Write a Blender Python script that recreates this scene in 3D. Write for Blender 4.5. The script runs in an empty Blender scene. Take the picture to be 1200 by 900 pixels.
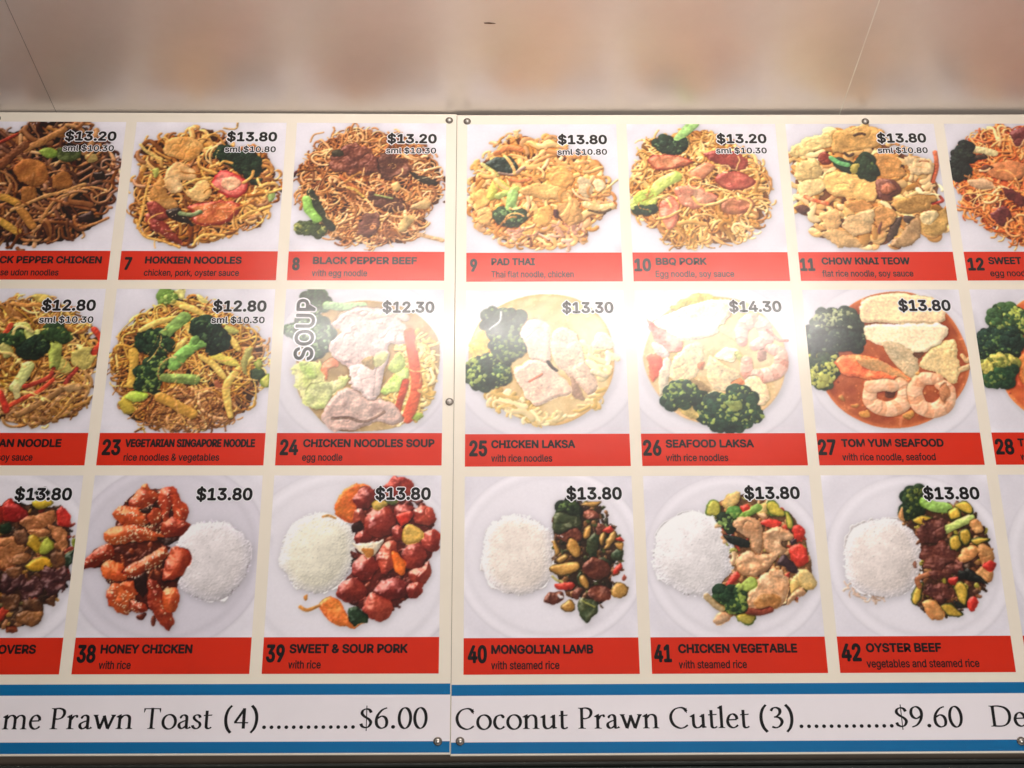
# recreates a photograph of two printed menu boards under a soffit
import bpy, math, os
import numpy as np
from mathutils import Vector, Matrix
from mathutils.geometry import tessellate_polygon
AMBIENT = 0.04
BASE_ROUGH = 0.4
COAT_W = 0.75
COAT_ROUGH = 0.195
SOFF_ROUGH = 0.38
SOFF_IOR = 1.5
SOFF_A = (220, 209, 199)
SOFF_B = (228, 218, 209)
CREAM = (241, 231, 214)
RED = (210, 40, 10)
BLUE = (0, 106, 162)
STRIP = (245, 238, 242)
LAMP_X = 0.18
LAMP_Y = -0.72
LAMP_L = 1.14
LAMP_E = 50.0
LAMP_C = (1.0, 0.95, 0.92)
INK = 0.99
FILL_W = 46.0
FILL_X = 0.7
SOFF_METAL = 0.42
SPEC = 0.34
scene = bpy.context.scene
COL = scene.collection
Z0 = 3.06                      # height of the printed photos' top line above the shop floor
# ---------------------------------------------------------------- camera
cam_d = bpy.data.cameras.new('camera'); cam = bpy.data.objects.new('camera', cam_d); COL.objects.link(cam)
cam_d.sensor_fit = 'HORIZONTAL'; cam_d.sensor_width = 36.0; cam_d.lens = 36.0*1761/1200; cam_d.clip_start = .02; cam_d.clip_end = 100
pitch, yaw, roll = .43597, .01128, -.0091
fw = Vector((math.sin(yaw)*math.cos(pitch), math.cos(yaw)*math.cos(pitch), math.sin(pitch)))
rt = Vector((math.cos(yaw), -math.sin(yaw), 0)); up = rt.cross(fw)
r2 = rt*math.cos(roll) + up*math.sin(roll); u2 = up*math.cos(roll) - rt*math.sin(roll)
M = Matrix((r2, u2, -fw)).transposed().to_4x4(); M.translation = Vector((.04744, -2.10252, Z0 - 1.46042))
cam.matrix_world = M
scene.camera = cam
# ---------------------------------------------------------------- ambient and added fill light, exposure
w = bpy.data.worlds.new('World'); scene.world = w; w.use_nodes = True
bgn = w.node_tree.nodes['Background']; bgn.inputs[0].default_value = (1.0, .93, .88, 1); bgn.inputs[1].default_value = AMBIENT
rl = bpy.data.lights.new('fill_light', 'AREA'); rl.shape = 'RECTANGLE'; rl.size = 2.6; rl.size_y = 1.0; rl.energy = FILL_W; rl.color = (1.0, .95, .92)
ro = bpy.data.objects.new('fill_light', rl); COL.objects.link(ro); ro.location = (FILL_X, -2.6, Z0 - 1.9)      # added fill for the lower boards, set low to keep out of their gloss
ro.rotation_euler = (Vector((.1, 0, Z0-.5)) - ro.location).to_track_quat('-Z', 'Y').to_euler()
vs = scene.view_settings; vs.view_transform = 'Standard'; vs.look = 'None'; vs.exposure = 0.0; vs.gamma = 1.0; vs.use_curve_mapping = False
scene.render.engine = 'CYCLES'
# ---------------------------------------------------------------- helpers
def lin(c):
    c = np.asarray(c, float)/255.
    return np.where(c <= .04045, c/12.92, ((c+.055)/1.055)**2.4)
def nodes(name):
    m = bpy.data.materials.new(name); m.use_nodes = True
    return m, m.node_tree, m.node_tree.nodes['Principled BSDF']
def ink_gloss(nt, b):
    """the laminate over the whole board: a satin sheet with faint unevenness"""
    b.inputs['Roughness'].default_value = BASE_ROUGH; b.inputs['Specular IOR Level'].default_value = SPEC
    b.inputs['Coat Weight'].default_value = COAT_W; b.inputs['Coat Roughness'].default_value = COAT_ROUGH; b.inputs['Coat IOR'].default_value = 1.5
    g = nt.nodes.new('ShaderNodeNewGeometry'); n = nt.nodes.new('ShaderNodeTexNoise'); n.inputs['Scale'].default_value = 5.; n.inputs['Detail'].default_value = 3.
    bp = nt.nodes.new('ShaderNodeBump'); bp.inputs['Strength'].default_value = .12; bp.inputs['Distance'].default_value = .004
    nt.links.new(g.outputs['Position'], n.inputs['Vector']); nt.links.new(n.outputs['Fac'], bp.inputs['Height'])
    nt.links.new(bp.outputs['Normal'], b.inputs['Coat Normal'])
    n2 = nt.nodes.new('ShaderNodeTexNoise'); n2.inputs['Scale'].default_value = 26.; n2.inputs['Detail'].default_value = 8.; n2.inputs['Roughness'].default_value = .7   # smudges on the laminate
    mr = nt.nodes.new('ShaderNodeMapRange'); mr.inputs[1].default_value = .35; mr.inputs[2].default_value = .7; mr.inputs[3].default_value = COAT_ROUGH - .045; mr.inputs[4].default_value = COAT_ROUGH + .06
    nt.links.new(g.outputs['Position'], n2.inputs['Vector']); nt.links.new(n2.outputs['Fac'], mr.inputs[0]); nt.links.new(mr.outputs[0], b.inputs['Coat Roughness'])
    return n
def flat_mat(name, rgb, vary=.05):
    m, nt, b = nodes(name); ink_gloss(nt, b)
    g = nt.nodes.new('ShaderNodeNewGeometry'); n = nt.nodes.new('ShaderNodeTexNoise'); n.inputs['Scale'].default_value = 9.; n.inputs['Detail'].default_value = 6.
    mp = nt.nodes.new('ShaderNodeMapRange'); mp.inputs[1].default_value = .3; mp.inputs[2].default_value = .7; mp.inputs[3].default_value = 1-vary; mp.inputs[4].default_value = 1+vary*.4
    mx = nt.nodes.new('ShaderNodeMix'); mx.data_type = 'RGBA'; mx.blend_type = 'MULTIPLY'; mx.inputs['Factor'].default_value = 1
    mx.inputs[6].default_value = (*lin(rgb), 1)
    nt.links.new(g.outputs['Position'], n.inputs['Vector']); nt.links.new(n.outputs['Fac'], mp.inputs[0]); nt.links.new(mp.outputs[0], mx.inputs[7])
    nt.links.new(mx.outputs[2], b.inputs['Base Color'])
    return m
def print_mat():
    m, nt, b = nodes('photo_print'); ink_gloss(nt, b)
    a = nt.nodes.new('ShaderNodeVertexColor'); a.layer_name = 'ink'
    nt.links.new(a.outputs['Color'], b.inputs['Base Color'])
    return m
def metal_mat(name, rgb, rough):
    m, nt, b = nodes(name); b.inputs['Base Color'].default_value = (*lin(rgb), 1); b.inputs['Metallic'].default_value = 1; b.inputs['Roughness'].default_value = rough
    n = nt.nodes.new('ShaderNodeTexNoise'); n.inputs['Scale'].default_value = 400
    bp = nt.nodes.new('ShaderNodeBump'); bp.inputs['Strength'].default_value = .15; bp.inputs['Distance'].default_value = .0003
    nt.links.new(n.outputs['Fac'], bp.inputs['Height']); nt.links.new(bp.outputs['Normal'], b.inputs['Normal'])
    return m
def mesh_obj(name, verts, faces, mat, parent=None, smooth=False):
    me = bpy.data.meshes.new(name); me.from_pydata([tuple(v) for v in verts], [], faces); me.update()
    if mat: me.materials.append(mat)
    if smooth: me.polygons.foreach_set('use_smooth', [True]*len(me.polygons))
    o = bpy.data.objects.new(name, me); COL.objects.link(o); o.parent = parent
    return o
def box(x0, x1, y0, y1, z0, z1, bev=0.):
    """box with a chamfered front (the -y side)"""
    b = bev
    v = [(x0, y1, z0), (x1, y1, z0), (x1, y1, z1), (x0, y1, z1), (x0, y0+b, z0), (x1, y0+b, z0), (x1, y0+b, z1), (x0, y0+b, z1)]
    f = [(0, 3, 2, 1), (0, 1, 5, 4), (1, 2, 6, 5), (2, 3, 7, 6), (3, 0, 4, 7)]
    if b:
        v += [(x0+b, y0, z0+b), (x1-b, y0, z0+b), (x1-b, y0, z1-b), (x0+b, y0, z1-b)]
        f += [(4, 5, 9, 8), (5, 6, 10, 9), (6, 7, 11, 10), (7, 4, 8, 11), (8, 9, 10, 11)]
    else: f += [(4, 5, 6, 7)]
    f = [tuple(reversed(q)) for q in f]
    return v, [tuple(reversed(q)) for q in f]
def empty(name, loc=(0, 0, 0), rot=(0, 0, 0), parent=None):
    o = bpy.data.objects.new(name, None); o.empty_display_size = .05; COL.objects.link(o); o.location = loc; o.rotation_euler = rot; o.parent = parent
    return o
def rect(name, x0, x1, z0, z1, lay, mat, parent, n=1):
    """a printed area: a flat sheet of ink `lay` layers above the board face (-y is the front)"""
    y = -lay*LAYER
    return mesh_obj(name, [(x0, y, z0), (x1, y, z0), (x1, y, z1), (x0, y, z1)], [(0, 1, 2, 3)], mat, parent)
LAYER = .00025
# ---------------------------------------------------------------- printed food pictures
# every dish picture is drawn into a small colour grid (the ink of the print) and becomes a flat mesh
NI = 400          # inner drawing resolution
NG = 200          # cells of the printed grid
def blur(a, s):
    r = max(1, int(round(s)))
    for ax in (0, 1):
        for _ in range(2):
            p = np.concatenate([np.repeat(a.take([0], ax), r + 1, ax), a, np.repeat(a.take([-1], ax), r, ax)], ax)
            c = np.cumsum(p, axis=ax)
            n = a.shape[ax]
            a = (c.take(range(2*r + 1, 2*r + 1 + n), ax) - c.take(range(0, n), ax)) / (2*r + 1)
    return a
def noise(rng, s, n=NI):
    a = blur(rng.standard_normal((n, n)), s)
    return (a - a.mean()) / (a.std() + 1e-9)
def curve(pts, closed, step=6):
    p = np.array(pts, float); n = len(p); out = []
    t = np.linspace(0, 1, step, endpoint=False)[:, None]
    for i in range(n if closed else n - 1):
        if closed: a, b, c, d = p[(i-1) % n], p[i], p[(i+1) % n], p[(i+2) % n]
        else: a, b, c, d = p[max(i-1, 0)], p[i], p[i+1], p[min(i+2, n-1)]
        out.append(0.5*((2*b) + (c-a)*t + (2*a-5*b+4*c-d)*t*t + (3*b-a-3*c+d)*t**3))
    if not closed: out.append(p[-1:])
    return np.concatenate(out)
def inside(poly, X, Y):
    m = np.zeros(X.shape, bool)
    x0, y0 = poly[:, 0], poly[:, 1]; x1, y1 = np.roll(x0, -1), np.roll(y0, -1)
    for a, b, c, d in zip(x0, y0, x1, y1):
        if b == d: continue
        m ^= ((b > Y) != (d > Y)) & (X < (c-a)*(Y-b)/(d-b) + a)
    return m
def segdist(pts, X, Y, closed):
    D = np.full(X.shape, 1e9); T = np.zeros(X.shape)
    n = len(pts); m = n if closed else n - 1
    for i in range(m):
        a = pts[i]; b = pts[(i+1) % n]; v = b - a; L = v @ v + 1e-12
        t = np.clip(((X-a[0])*v[0] + (Y-a[1])*v[1])/L, 0, 1)
        d = np.hypot(X-a[0]-t*v[0], Y-a[1]-t*v[1])
        k = d < D; D = np.where(k, d, D); T = np.where(k, (i+t)/m, T)
    return D, T
class Dish:
    def __init__(s, seed, bg=(231, 226, 234)):
        s.r = np.random.default_rng(seed)
        s.H = np.zeros((NI, NI)); s.C = np.zeros((NI, NI, 3)); s.C[:] = np.array(bg)/255.
        s.L = np.zeros((NI, NI), int); s.G = np.zeros((NI, NI)); s.names = ['background']
        s.YY, s.XX = np.mgrid[0:NI, 0:NI] + 0.5
        s.shadow = np.zeros((NI, NI)); s.flat = np.zeros((NI, NI))
        s.n1 = noise(s.r, 2); s.n2 = noise(s.r, 7); s.n3 = noise(s.r, 1); s.n4 = noise(s.r, 18); s.n5 = noise(s.r, 34); s.n6 = noise(s.r, 10)
        f = s.r.standard_normal((NI, NI))
        for _ in range(2): f = (np.cumsum(f, 1) - np.concatenate([np.zeros((NI, 9)), np.cumsum(f, 1)[:, :-9]], 1))
        s.nf = f/f.std(); s.A = np.ones((NI, NI))*.55
        s.C += (s.n4*0.006)[..., None]
    def lab(s, name):
        if name not in s.names: s.names.append(name)
        return s.names.index(name)
    def piece(s, name):
        if name in ('noodles', 'sauce', 'broth', 'sesame', 'rice'): return s.lab(name)
        s.names.append(name); return len(s.names) - 1
    def win(s, P, pad):
        x0, y0 = np.floor(P.min(0)-pad).astype(int); x1, y1 = np.ceil(P.max(0)+pad).astype(int)
        x0, y0 = max(x0, 0), max(y0, 0); x1, y1 = min(x1, NI), min(y1, NI)
        if x1 <= x0 or y1 <= y0: return None
        return slice(y0, y1), slice(x0, x1)
    def plate(s, c, r, name='plate', rim=0.86, col=(236, 231, 238), dark=0.036):
        P = np.array(c)*NI; rx, ry = np.array(r)*NI
        q = np.hypot((s.XX-P[0])/rx, (s.YY-P[1])/ry)
        m = q < 1
        C = np.array(col)/255.
        s.C[m] = C
        ang = np.arctan2(s.YY-P[1], s.XX-P[0])
        lit = 0.5 + 0.5*np.cos(ang + 2.2)
        f = -dark*np.exp(-((q-rim)/0.035)**2)*(1-0.6*lit) + 0.02*np.exp(-((q-rim-0.07)/0.03)**2)*lit
        f += -dark*1.3*np.exp(-((q-1.0)/0.018)**2)*(1-0.5*lit) - 0.04*np.clip((q-1)*8, 0, 1)*(q >= 1)*np.exp(-(q-1)*6)
        f += 0.02*np.where(q < rim, (0.6-q), 0)
        s.C += f[..., None]
        s.L[m] = s.lab(name)
    def blob(s, pts, col, col2=None, name='piece', h=.02, lift=.007, edge=.026, rim=None, rimw=.012, bump=.004, gloss=.1,
             mott=.35, tilt=None, rough=.004, sharp=False, fibre=None, base=None, soft=0, lid=None):
        P = np.array(pts)*NI
        if name == 'sauce' and lid is None and len(P) > 7: P = P.mean(0) + (P-P.mean(0))*.93
        if not sharp: P = curve(P, True)
        w = s.win(P, 3)
        if w is None: return
        X, Y = s.XX[w], s.YY[w]; X0, Y0 = X, Y
        X = X + (s.n2[w]*1.1 + s.n1[w]*.35)*rough*NI; Y = Y + (s.n2.T[w]*1.1 + s.n1.T[w]*.35)*rough*NI
        if tilt is None: tilt = s.r.normal(0, .12, 2)
        m = inside(P, X, Y)
        if not m.any(): return
        D, _ = segdist(P, .6*X0 + .4*X, .6*Y0 + .4*Y, True); D = D/NI
        b = (np.percentile(s.H[w][m], 65) if base is None else base) + lift
        prof = h*(1-(1-np.clip(D/edge, 0, 1))**2)
        c = P.mean(0)
        cr = np.exp(-(s.n6[w]/.26)**2)*np.clip(D/.02, 0, 1)*np.clip(s.n4[w]*.9 + .35, 0, 1)
        Hn = b + prof - bump*1.1*cr + bump*.6*s.n6[w] + bump*.12*s.n1[w] + bump*.55*s.n2[w] + bump*1.3*s.n4[w] + ((X-c[0])*tilt[0] + (Y-c[1])*tilt[1])/NI
        jit = s.r.normal(1, .05); k1 = np.array(col)/255.*jit; k2 = np.array(col2 if col2 is not None else np.array(col)*.75)/255.*jit
        f = np.clip(0.5 + mott*(s.n2[w]*.7 + s.n4[w]*.7 + s.n1[w]*.3), 0, 1)[..., None]
        if fibre is not None:
            a = math.radians(fibre); u = (X*math.sin(a)-Y*math.cos(a))
            f = np.clip(f*0.6 + 0.4*(0.5+0.5*np.sin(u*0.75 + s.n2[w]*2.0))[..., None], 0, 1)
        cc = (k1*(1-f) + k2*f)*(1 + .03*s.n3[w] + .03*s.n1[w] + .016*(s.nf if s.r.random() < .5 else s.nf.T)[w] + .06*s.n4[w] - bump*11*cr)[..., None]
        if rim is not None:
            g = np.clip(1.3-D/rimw, 0, 1)[..., None]; cc = cc*(1-g) + np.array(rim)/255.*g
        s.H[w][m] = Hn[m]; s.C[w][m] = cc[m]; s.L[w][m] = s.piece(name) if lid is None else lid; s.G[w][m] = gloss
        s.flat[w][m] = soft; s.A[w][m] = .5
    def tube(s, pts, wd, col, col2=None, name='piece', lift=.006, taper=0., stripe=0, scol=None, gloss=.15, bump=.002, hk=.8, mott=.3, edge=None, lid=None):
        P = curve(np.array(pts)*NI, False, 8); W = wd*NI/2
        w = s.win(P, W+2)
        if w is None: return
        X, Y = s.XX[w] + s.n2[w]*.5, s.YY[w] + s.n2.T[w]*.5
        D, T = segdist(P, X, Y, False)
        R = W*(1 - taper*np.abs(T*2-1)**2) if taper >= 0 else W*(1 + taper*T)
        q = D/np.maximum(R, .3); m = q < 1
        if not m.any(): return
        b = np.percentile(s.H[w][m], 60) + lift
        Hn = b + hk*wd/2*np.sqrt(np.clip(1-q*q, 0, 1)) + bump*s.n1[w]
        k1 = np.array(col)/255.; k2 = np.array(col2 if col2 is not None else np.array(col)*.78)/255.
        f = np.clip(.45 + mott*(s.n2[w] + .4*s.n1[w]), 0, 1)
        if stripe:
            sf = (np.sin(T*stripe*6.283 + q*1.0) > .35)
            Hn = Hn - .25*wd*.25*sf
            if scol is not None: f = np.clip(f*.6 + .5*sf, 0, 1); k2 = np.array(scol)/255.
        cc = k1*(1-f[..., None]) + k2*f[..., None]
        if edge is not None:
            g = np.clip((q-.72)*5, 0, 1)[..., None]; cc = cc*(1-g) + np.array(edge)/255.*g
        s.H[w][m] = Hn[m]; s.C[w][m] = cc[m]; s.L[w][m] = s.piece(name) if lid is None else lid; s.G[w][m] = gloss; s.flat[w][m] = 0; s.A[w][m] = .6
    def splat(s, x, y, z, r, col, name, gloss, kh=1.0, lid=None):
        """z-buffered spheres: x, y, z, r in pixels, col (n,3)"""
        K = int(math.ceil(r.max()))
        oy, ox = np.mgrid[-K:K+1, -K:K+1]; ox, oy = ox.ravel(), oy.ravel()
        px = np.floor(x)[:, None] + ox; py = np.floor(y)[:, None] + oy
        d2 = (px+.5-x[:, None])**2 + (py+.5-y[:, None])**2
        hh = r[:, None]**2 - d2
        ok = (hh > 0) & (px >= 0) & (px < NI) & (py >= 0) & (py < NI)
        ii = np.nonzero(ok); zz = z[ii[0]] + kh*np.sqrt(hh[ii])/NI
        idx = (py[ii]*NI + px[ii]).astype(int)
        o = np.argsort(zz, kind='stable'); idx, zz, si = idx[o], zz[o], ii[0][o]
        Hf = s.H.reshape(-1); best = np.full(NI*NI, -1.0); who = np.zeros(NI*NI, int)
        best[idx] = zz; who[idx] = si
        m = best > Hf
        Hf[m] = best[m]; s.C.reshape(-1, 3)[m] = col[who[m]]; s.L.reshape(-1)[m] = s.lab(name) if lid is None else lid; s.G.reshape(-1)[m] = gloss
        s.flat.reshape(-1)[m] = 0; s.A.reshape(-1)[m] = .8
    def inpoly(s, poly, n):
        P = curve(np.array(poly)*NI, True); lo, hi = P.min(0), P.max(0); out = np.zeros((0, 2))
        while len(out) < n:
            q = lo + (hi-lo)*s.r.random((n*2, 2)); out = np.concatenate([out, q[inside(P, q[:, 0], q[:, 1])]])
        return out[:n], P
    def strands(s, poly, n, w, cols, name='noodles', length=.2, curl=1.0, dome=.06, ang=None, spread=.6, base=0., over=False, gloss=.12, z=.02, under=None, fly=.035):
        n = int(n*((.35 if n < 80 else 1) if over else 1.7)); c0, P = s.inpoly(poly, n); ctr = P.mean(0); ext = (P.max(0)-P.min(0))/2
        if under is not None:
            w0 = s.win(P, 2); m = inside(ctr + (P-ctr)*.93, s.XX[w0] + s.n2[w0]*5, s.YY[w0] + s.n2.T[w0]*5)
            q = np.hypot((s.XX[w0]-ctr[0])/ext[0], (s.YY[w0]-ctr[1])/ext[1])
            kk = np.array(under)/255.
            s.H[w0][m] = (base + dome*np.sqrt(np.clip(1-q*q*.9, 0, 1)))[m]*.75; s.C[w0][m] = kk; s.L[w0][m] = s.lab(name)
        ds = max(1.2, w*NI*.28); ns = int(length*NI/ds)
        th = (2.0*s.n5[np.clip(c0[:, 1], 0, NI-1).astype(int), np.clip(c0[:, 0], 0, NI-1).astype(int)] + s.r.normal(0, 1.1, n) + (s.r.random(n) < .5)*math.pi) if ang is None else math.radians(ang) + s.r.normal(0, spread, n) + (s.r.random(n) < .5)*math.pi
        k = s.r.normal(0, 1, n)*curl*.03; k2 = s.r.normal(0, 1, n)*curl*.012
        L = s.r.uniform(.45, 1.1, n)*ns
        x = c0[:, 0].copy(); y = c0[:, 1].copy()
        cols = np.array(cols)/255.; cid = s.r.integers(0, len(cols), n); cj = s.r.normal(0, .035, (n, 1)) + np.zeros((n, 3))
        zb = s.r.random(n)**1.5*z; zs = s.r.normal(0, 1, n)*z*.5; ph = s.r.random(n)*6.28
        wj = s.r.uniform(.55, 1.3, n)*np.where(s.r.random(n) < .12, 1.5, 1.); cj = cj + .085*s.n4[np.clip(c0[:, 1], 0, NI-1).astype(int), np.clip(c0[:, 0], 0, NI-1).astype(int)][:, None]
        xs, ys, zz, rr, cc = [], [], [], [], []
        Px = P; ok = np.ones(n, bool)
        for i in range(ns):
            th = th + (k + k2*np.sin(i*ds*.06 + ph))*ds
            out = (np.hypot((x-ctr[0])/ext[0], (y-ctr[1])/ext[1]) > .86) | ~ok
            ta = np.arctan2(ctr[1]-y, ctr[0]-x); dt = (ta-th+math.pi) % (2*math.pi) - math.pi
            th = th + np.where(out, np.sign(dt)*np.minimum(np.abs(dt), .16*ds/2.), 0)
            x = x + np.cos(th)*ds; y = y + np.sin(th)*ds
            q = np.hypot((x-ctr[0])/ext[0], (y-ctr[1])/ext[1])
            al = i < L
            a = al.copy()
            if i % 3 == 0: ok = inside(Px, x, y)
            if i and i % 3 == 0: L = np.where(ok, L, np.minimum(L, i + fly*NI/ds))
            hh = base + dome*np.sqrt(np.clip(1-q*q*.9, 0, 1)) + zb + zs*np.sin(i/ns*3.1)
            if over:
                hi = s.H[np.clip(y, 0, NI-1).astype(int), np.clip(x, 0, NI-1).astype(int)]
                hh = hi*.0 + np.maximum(hh, hi - .004)
            xs.append(x[a].copy()); ys.append(y[a].copy()); zz.append(hh[a]); rr.append((w*NI/2*wj)[a]); cc.append(np.clip(cols[cid] + cj + .02*math.sin(i*.5), 0, 1)[a])
        s.splat(*map(np.concatenate, (xs, ys, zz, rr, cc)), name, gloss, .7)
    def broc(s, head, stem=None, sw=.05, name='broccoli', dark=(28, 48, 30), mid=(58, 92, 44), lite=(122, 150, 78), n=None, bs=.016, stemcol=(150, 182, 96), lit=.2, lift=.015, h=.05):
        lid = s.piece(name)
        if stem is not None:
            for k, st in enumerate(stem):
                s.tube(st, sw if k == 0 else sw*.6, stemcol, np.array(stemcol)*.72, name=name, lift=.012, taper=-.25, mott=.5, gloss=.1, lid=lid)
        if head is None: return
        P0 = np.array(head)
        s.blob(head, dark, np.array(dark)*.7, name=name, h=h, lift=lift, edge=.09, rough=.006, gloss=.05, bump=.002, lid=lid)
        ar = np.ptp(P0[:, 0])*np.ptp(P0[:, 1])
        nl = int(ar/(bs*bs*9)*1.6) + 4; ql, _ = s.inpoly(head, nl); rl = s.r.uniform(.7, 1.2, nl)*bs*2.6*NI
        hl = s.H[np.clip(ql[:, 1], 0, NI-1).astype(int), np.clip(ql[:, 0], 0, NI-1).astype(int)]; gl = s.r.random((nl, 1))**1.6
        s.splat(ql[:, 0], ql[:, 1], hl - .75*rl/NI + s.r.random(nl)*.012, rl, np.clip((np.array(dark)*(1-gl) + np.array(mid)*gl)/255., 0, 1), name, .05, 1., lid)
        n = n or int(ar/(bs*bs)*2.2) + 12
        q, P = s.inpoly(head, n); r = s.r.uniform(.45, 1.1, n)*bs*NI
        hz = s.H[np.clip(q[:, 1], 0, NI-1).astype(int), np.clip(q[:, 0], 0, NI-1).astype(int)]
        t = s.r.random((n, 1)); cl = s.n4[np.clip(q[:, 1], 0, NI-1).astype(int), np.clip(q[:, 0], 0, NI-1).astype(int)][:, None]
        g = np.clip(t*.7 + cl*.3, 0, 1)
        qi = np.clip(q[:, 1], 0, NI-1).astype(int), np.clip(q[:, 0], 0, NI-1).astype(int)
        c = .55*s.C[qi]*255*(.8 + .5*t) + .45*(np.array(dark)*(1-g) + np.array(mid)*g)
        k = (s.r.random((n, 1)) < lit*(1 + cl)); c = np.where(k, np.array(lite)*(.8+.3*t), c)
        s.splat(q[:, 0], q[:, 1], hz - .35*r/NI + s.r.random(n)*.01, r, np.clip(c/255., 0, 1), name, .06, .9, lid)
    def rice(s, poly, col=(228, 220, 214), name='rice', h=.08, n=1300):
        P = np.array(poly)*NI; Pc = curve(P, True); w = s.win(Pc, 3); X, Y = s.XX[w] + s.n1[w]*.9 + s.n2[w]*1.8 + s.n4[w]*4, s.YY[w] + s.n1.T[w]*.9 + s.n2.T[w]*2.2 + s.n4.T[w]*4
        m = inside(Pc, X, Y); D, _ = segdist(Pc, s.XX[w], s.YY[w], True); D = D/NI
        e = np.ptp(Pc, 0).max()/2/NI
        Hn = h*np.sqrt(1-(1-np.clip(D/(e*1.1), 0, 1))**2) + .0005*s.n1[w] + .004*s.n4[w]
        k = np.clip(D/.06, 0, 1)[..., None]; tone = (1 + .018*s.n2[w] + .02*s.n4[w])[..., None]
        cc = (np.array(col)/255.*.97*(.35+.65*k) + s.C[w]*(.65-.65*k))*tone
        s.H[w][m] = Hn[m]; s.C[w][m] = cc[m]; s.L[w][m] = s.lab(name); s.G[w][m] = 0.0
        q, _ = s.inpoly(poly, n); th = s.r.random(n)*3.14; L = s.r.uniform(1.5, 4, n); xs, ys, zs, rs, cs = [], [], [], [], []
        ix, iy = np.clip(q[:, 0], 0, NI-1).astype(int), np.clip(q[:, 1], 0, NI-1).astype(int)
        hz = s.H[iy, ix]; cj = np.clip(s.C[iy, ix]*(1 + s.r.normal(.004, .012, (n, 1))), 0, 1)
        for t in np.linspace(-1, 1, 4):
            xs.append(q[:, 0] + np.cos(th)*L*t); ys.append(q[:, 1] + np.sin(th)*L*t); zs.append(hz - .0005 + s.r.random(n)*.001); rs.append(np.full(n, 1.7)); cs.append(cj)
        s.splat(*map(np.concatenate, (xs, ys, zs, rs, cs)), name, 0., .10)
        g = s.r.integers(0, n, 45); x, y = q[g, 0], q[g, 1]
        s.splat(x, y, hz[g] + .002, s.r.uniform(.8, 1.6, 45), np.clip(s.C[iy[g], ix[g]]*.82, 0, 1), name, 0., .05)
        s.flat[w][m] = .3; s.A[w][m] = .4
    def soup(s, poly, col, col2, name='broth', rim=None, gloss=.25, bits=0, bitcols=((220, 150, 60),)):
        P = curve(np.array(poly)*NI, True); w = s.win(P, 2); X, Y = s.XX[w], s.YY[w]
        m = inside(P, X, Y); D, _ = segdist(P, X, Y, True); D = D/NI
        f = np.clip(.5 + .3*s.n4[w] + .2*s.n2[w], 0, 1)[..., None]
        cc = np.array(col)/255.*(1-f) + np.array(col2)/255.*f
        if rim is not None: g = np.clip(1-D/.03, 0, 1)[..., None]; cc = cc*(1-g) + np.array(rim)/255.*g
        s.H[w][m] = .004 + .002*s.n2[w][m]; s.C[w][m] = cc[m]; s.L[w][m] = s.lab(name); s.G[w][m] = gloss; s.flat[w][m] = .3
        if bits:
            q, _ = s.inpoly(poly, bits); r = s.r.uniform(.003, .01, bits)*NI; bc = np.array(bitcols)[s.r.integers(0, len(bitcols), bits)]/255.
            s.splat(q[:, 0], q[:, 1], np.full(bits, .004), r, bc, name, .2, .5)
    def bits(s, poly, n, size, cols, name='sauce', gloss=.25):
        """small scraps of food of uneven size and shape lying between the large pieces"""
        q, _ = s.inpoly(poly, n); th = s.r.random(n)*6.28; L = s.r.uniform(.3, 1.6, n)*size*NI; rr = s.r.uniform(.35, 1., n)*size*NI
        cl = np.clip(np.array(cols)[s.r.integers(0, len(cols), n)]/255. + s.r.normal(0, .03, (n, 1)), 0, 1)
        hz = s.H[np.clip(q[:, 1], 0, NI-1).astype(int), np.clip(q[:, 0], 0, NI-1).astype(int)]
        a = []
        for t in (-1, -.5, 0, .5, 1): a.append((q[:, 0] + np.cos(th)*L*t, q[:, 1] + np.sin(th + t*.5)*L*t, hz - .3*rr/NI + s.r.random(n)*.006, rr*(1-.35*abs(t)), cl))
        s.splat(*[np.concatenate(v) for v in zip(*a)], name, gloss, .8)
    def seeds(s, poly, n, size=.006, col=(240, 215, 170), name='sesame'):
        q, _ = s.inpoly(poly, n); th = s.r.random(n)*3.14; xs, ys = [], []
        for t in (-.7, 0, .7): xs.append(q[:, 0] + np.cos(th)*size*NI*t); ys.append(q[:, 1] + np.sin(th)*size*NI*t)
        x, y = np.concatenate(xs), np.concatenate(ys)
        hz = s.H[np.clip(y, 0, NI-1).astype(int), np.clip(x, 0, NI-1).astype(int)]
        keep = (s.L[np.clip(y, 0, NI-1).astype(int), np.clip(x, 0, NI-1).astype(int)] > 1)
        c = np.array(col)/255.*np.tile(s.r.uniform(.8, 1.05, (n, 1)), (3, 1))
        s.splat(x[keep], y[keep], hz[keep] + .002, np.full(keep.sum(), size*NI*.55), np.clip(c[keep], 0, 1), name, .2, .8)
    def finish(s, light=(-.42, -.62, .66), amb=.57, contrast=1.0, warm=1.0, aok=1.0, sat=.92, nk=.46):
        H = s.H*NI; Hs = blur(H, 1)*.6 + H*.4
        gy, gx = np.gradient(Hs); gm = np.hypot(gx, gy) + 1e-6; gk = 1.25*np.tanh(gm/1.25)/gm; gx, gy = gx*gk, gy*gk
        nz = 1/np.sqrt(1 + (gx*nk)**2 + (gy*nk)**2); nx, ny = -gx*nk*nz, -gy*nk*nz
        l = np.array(light); l = l/np.linalg.norm(l)
        dif = np.clip(nx*l[0] + ny*l[1] + nz*l[2], 0, 1)
        oc = np.zeros_like(H)
        for sg, k in ((3, .075), (8, .035), (20, .008)): oc += np.clip(blur(H, sg) - H, 0, None)*k
        oc = np.clip(oc*aok*s.A, 0, 1.5)*(1 - .6*s.flat)
        sh = amb + (1.12-amb)*dif/l[2]*.95
        sh = sh*(1-s.flat) + s.flat*(1 - (1-sh)*.35)
        C = np.clip(s.C, .01, 1)
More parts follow.
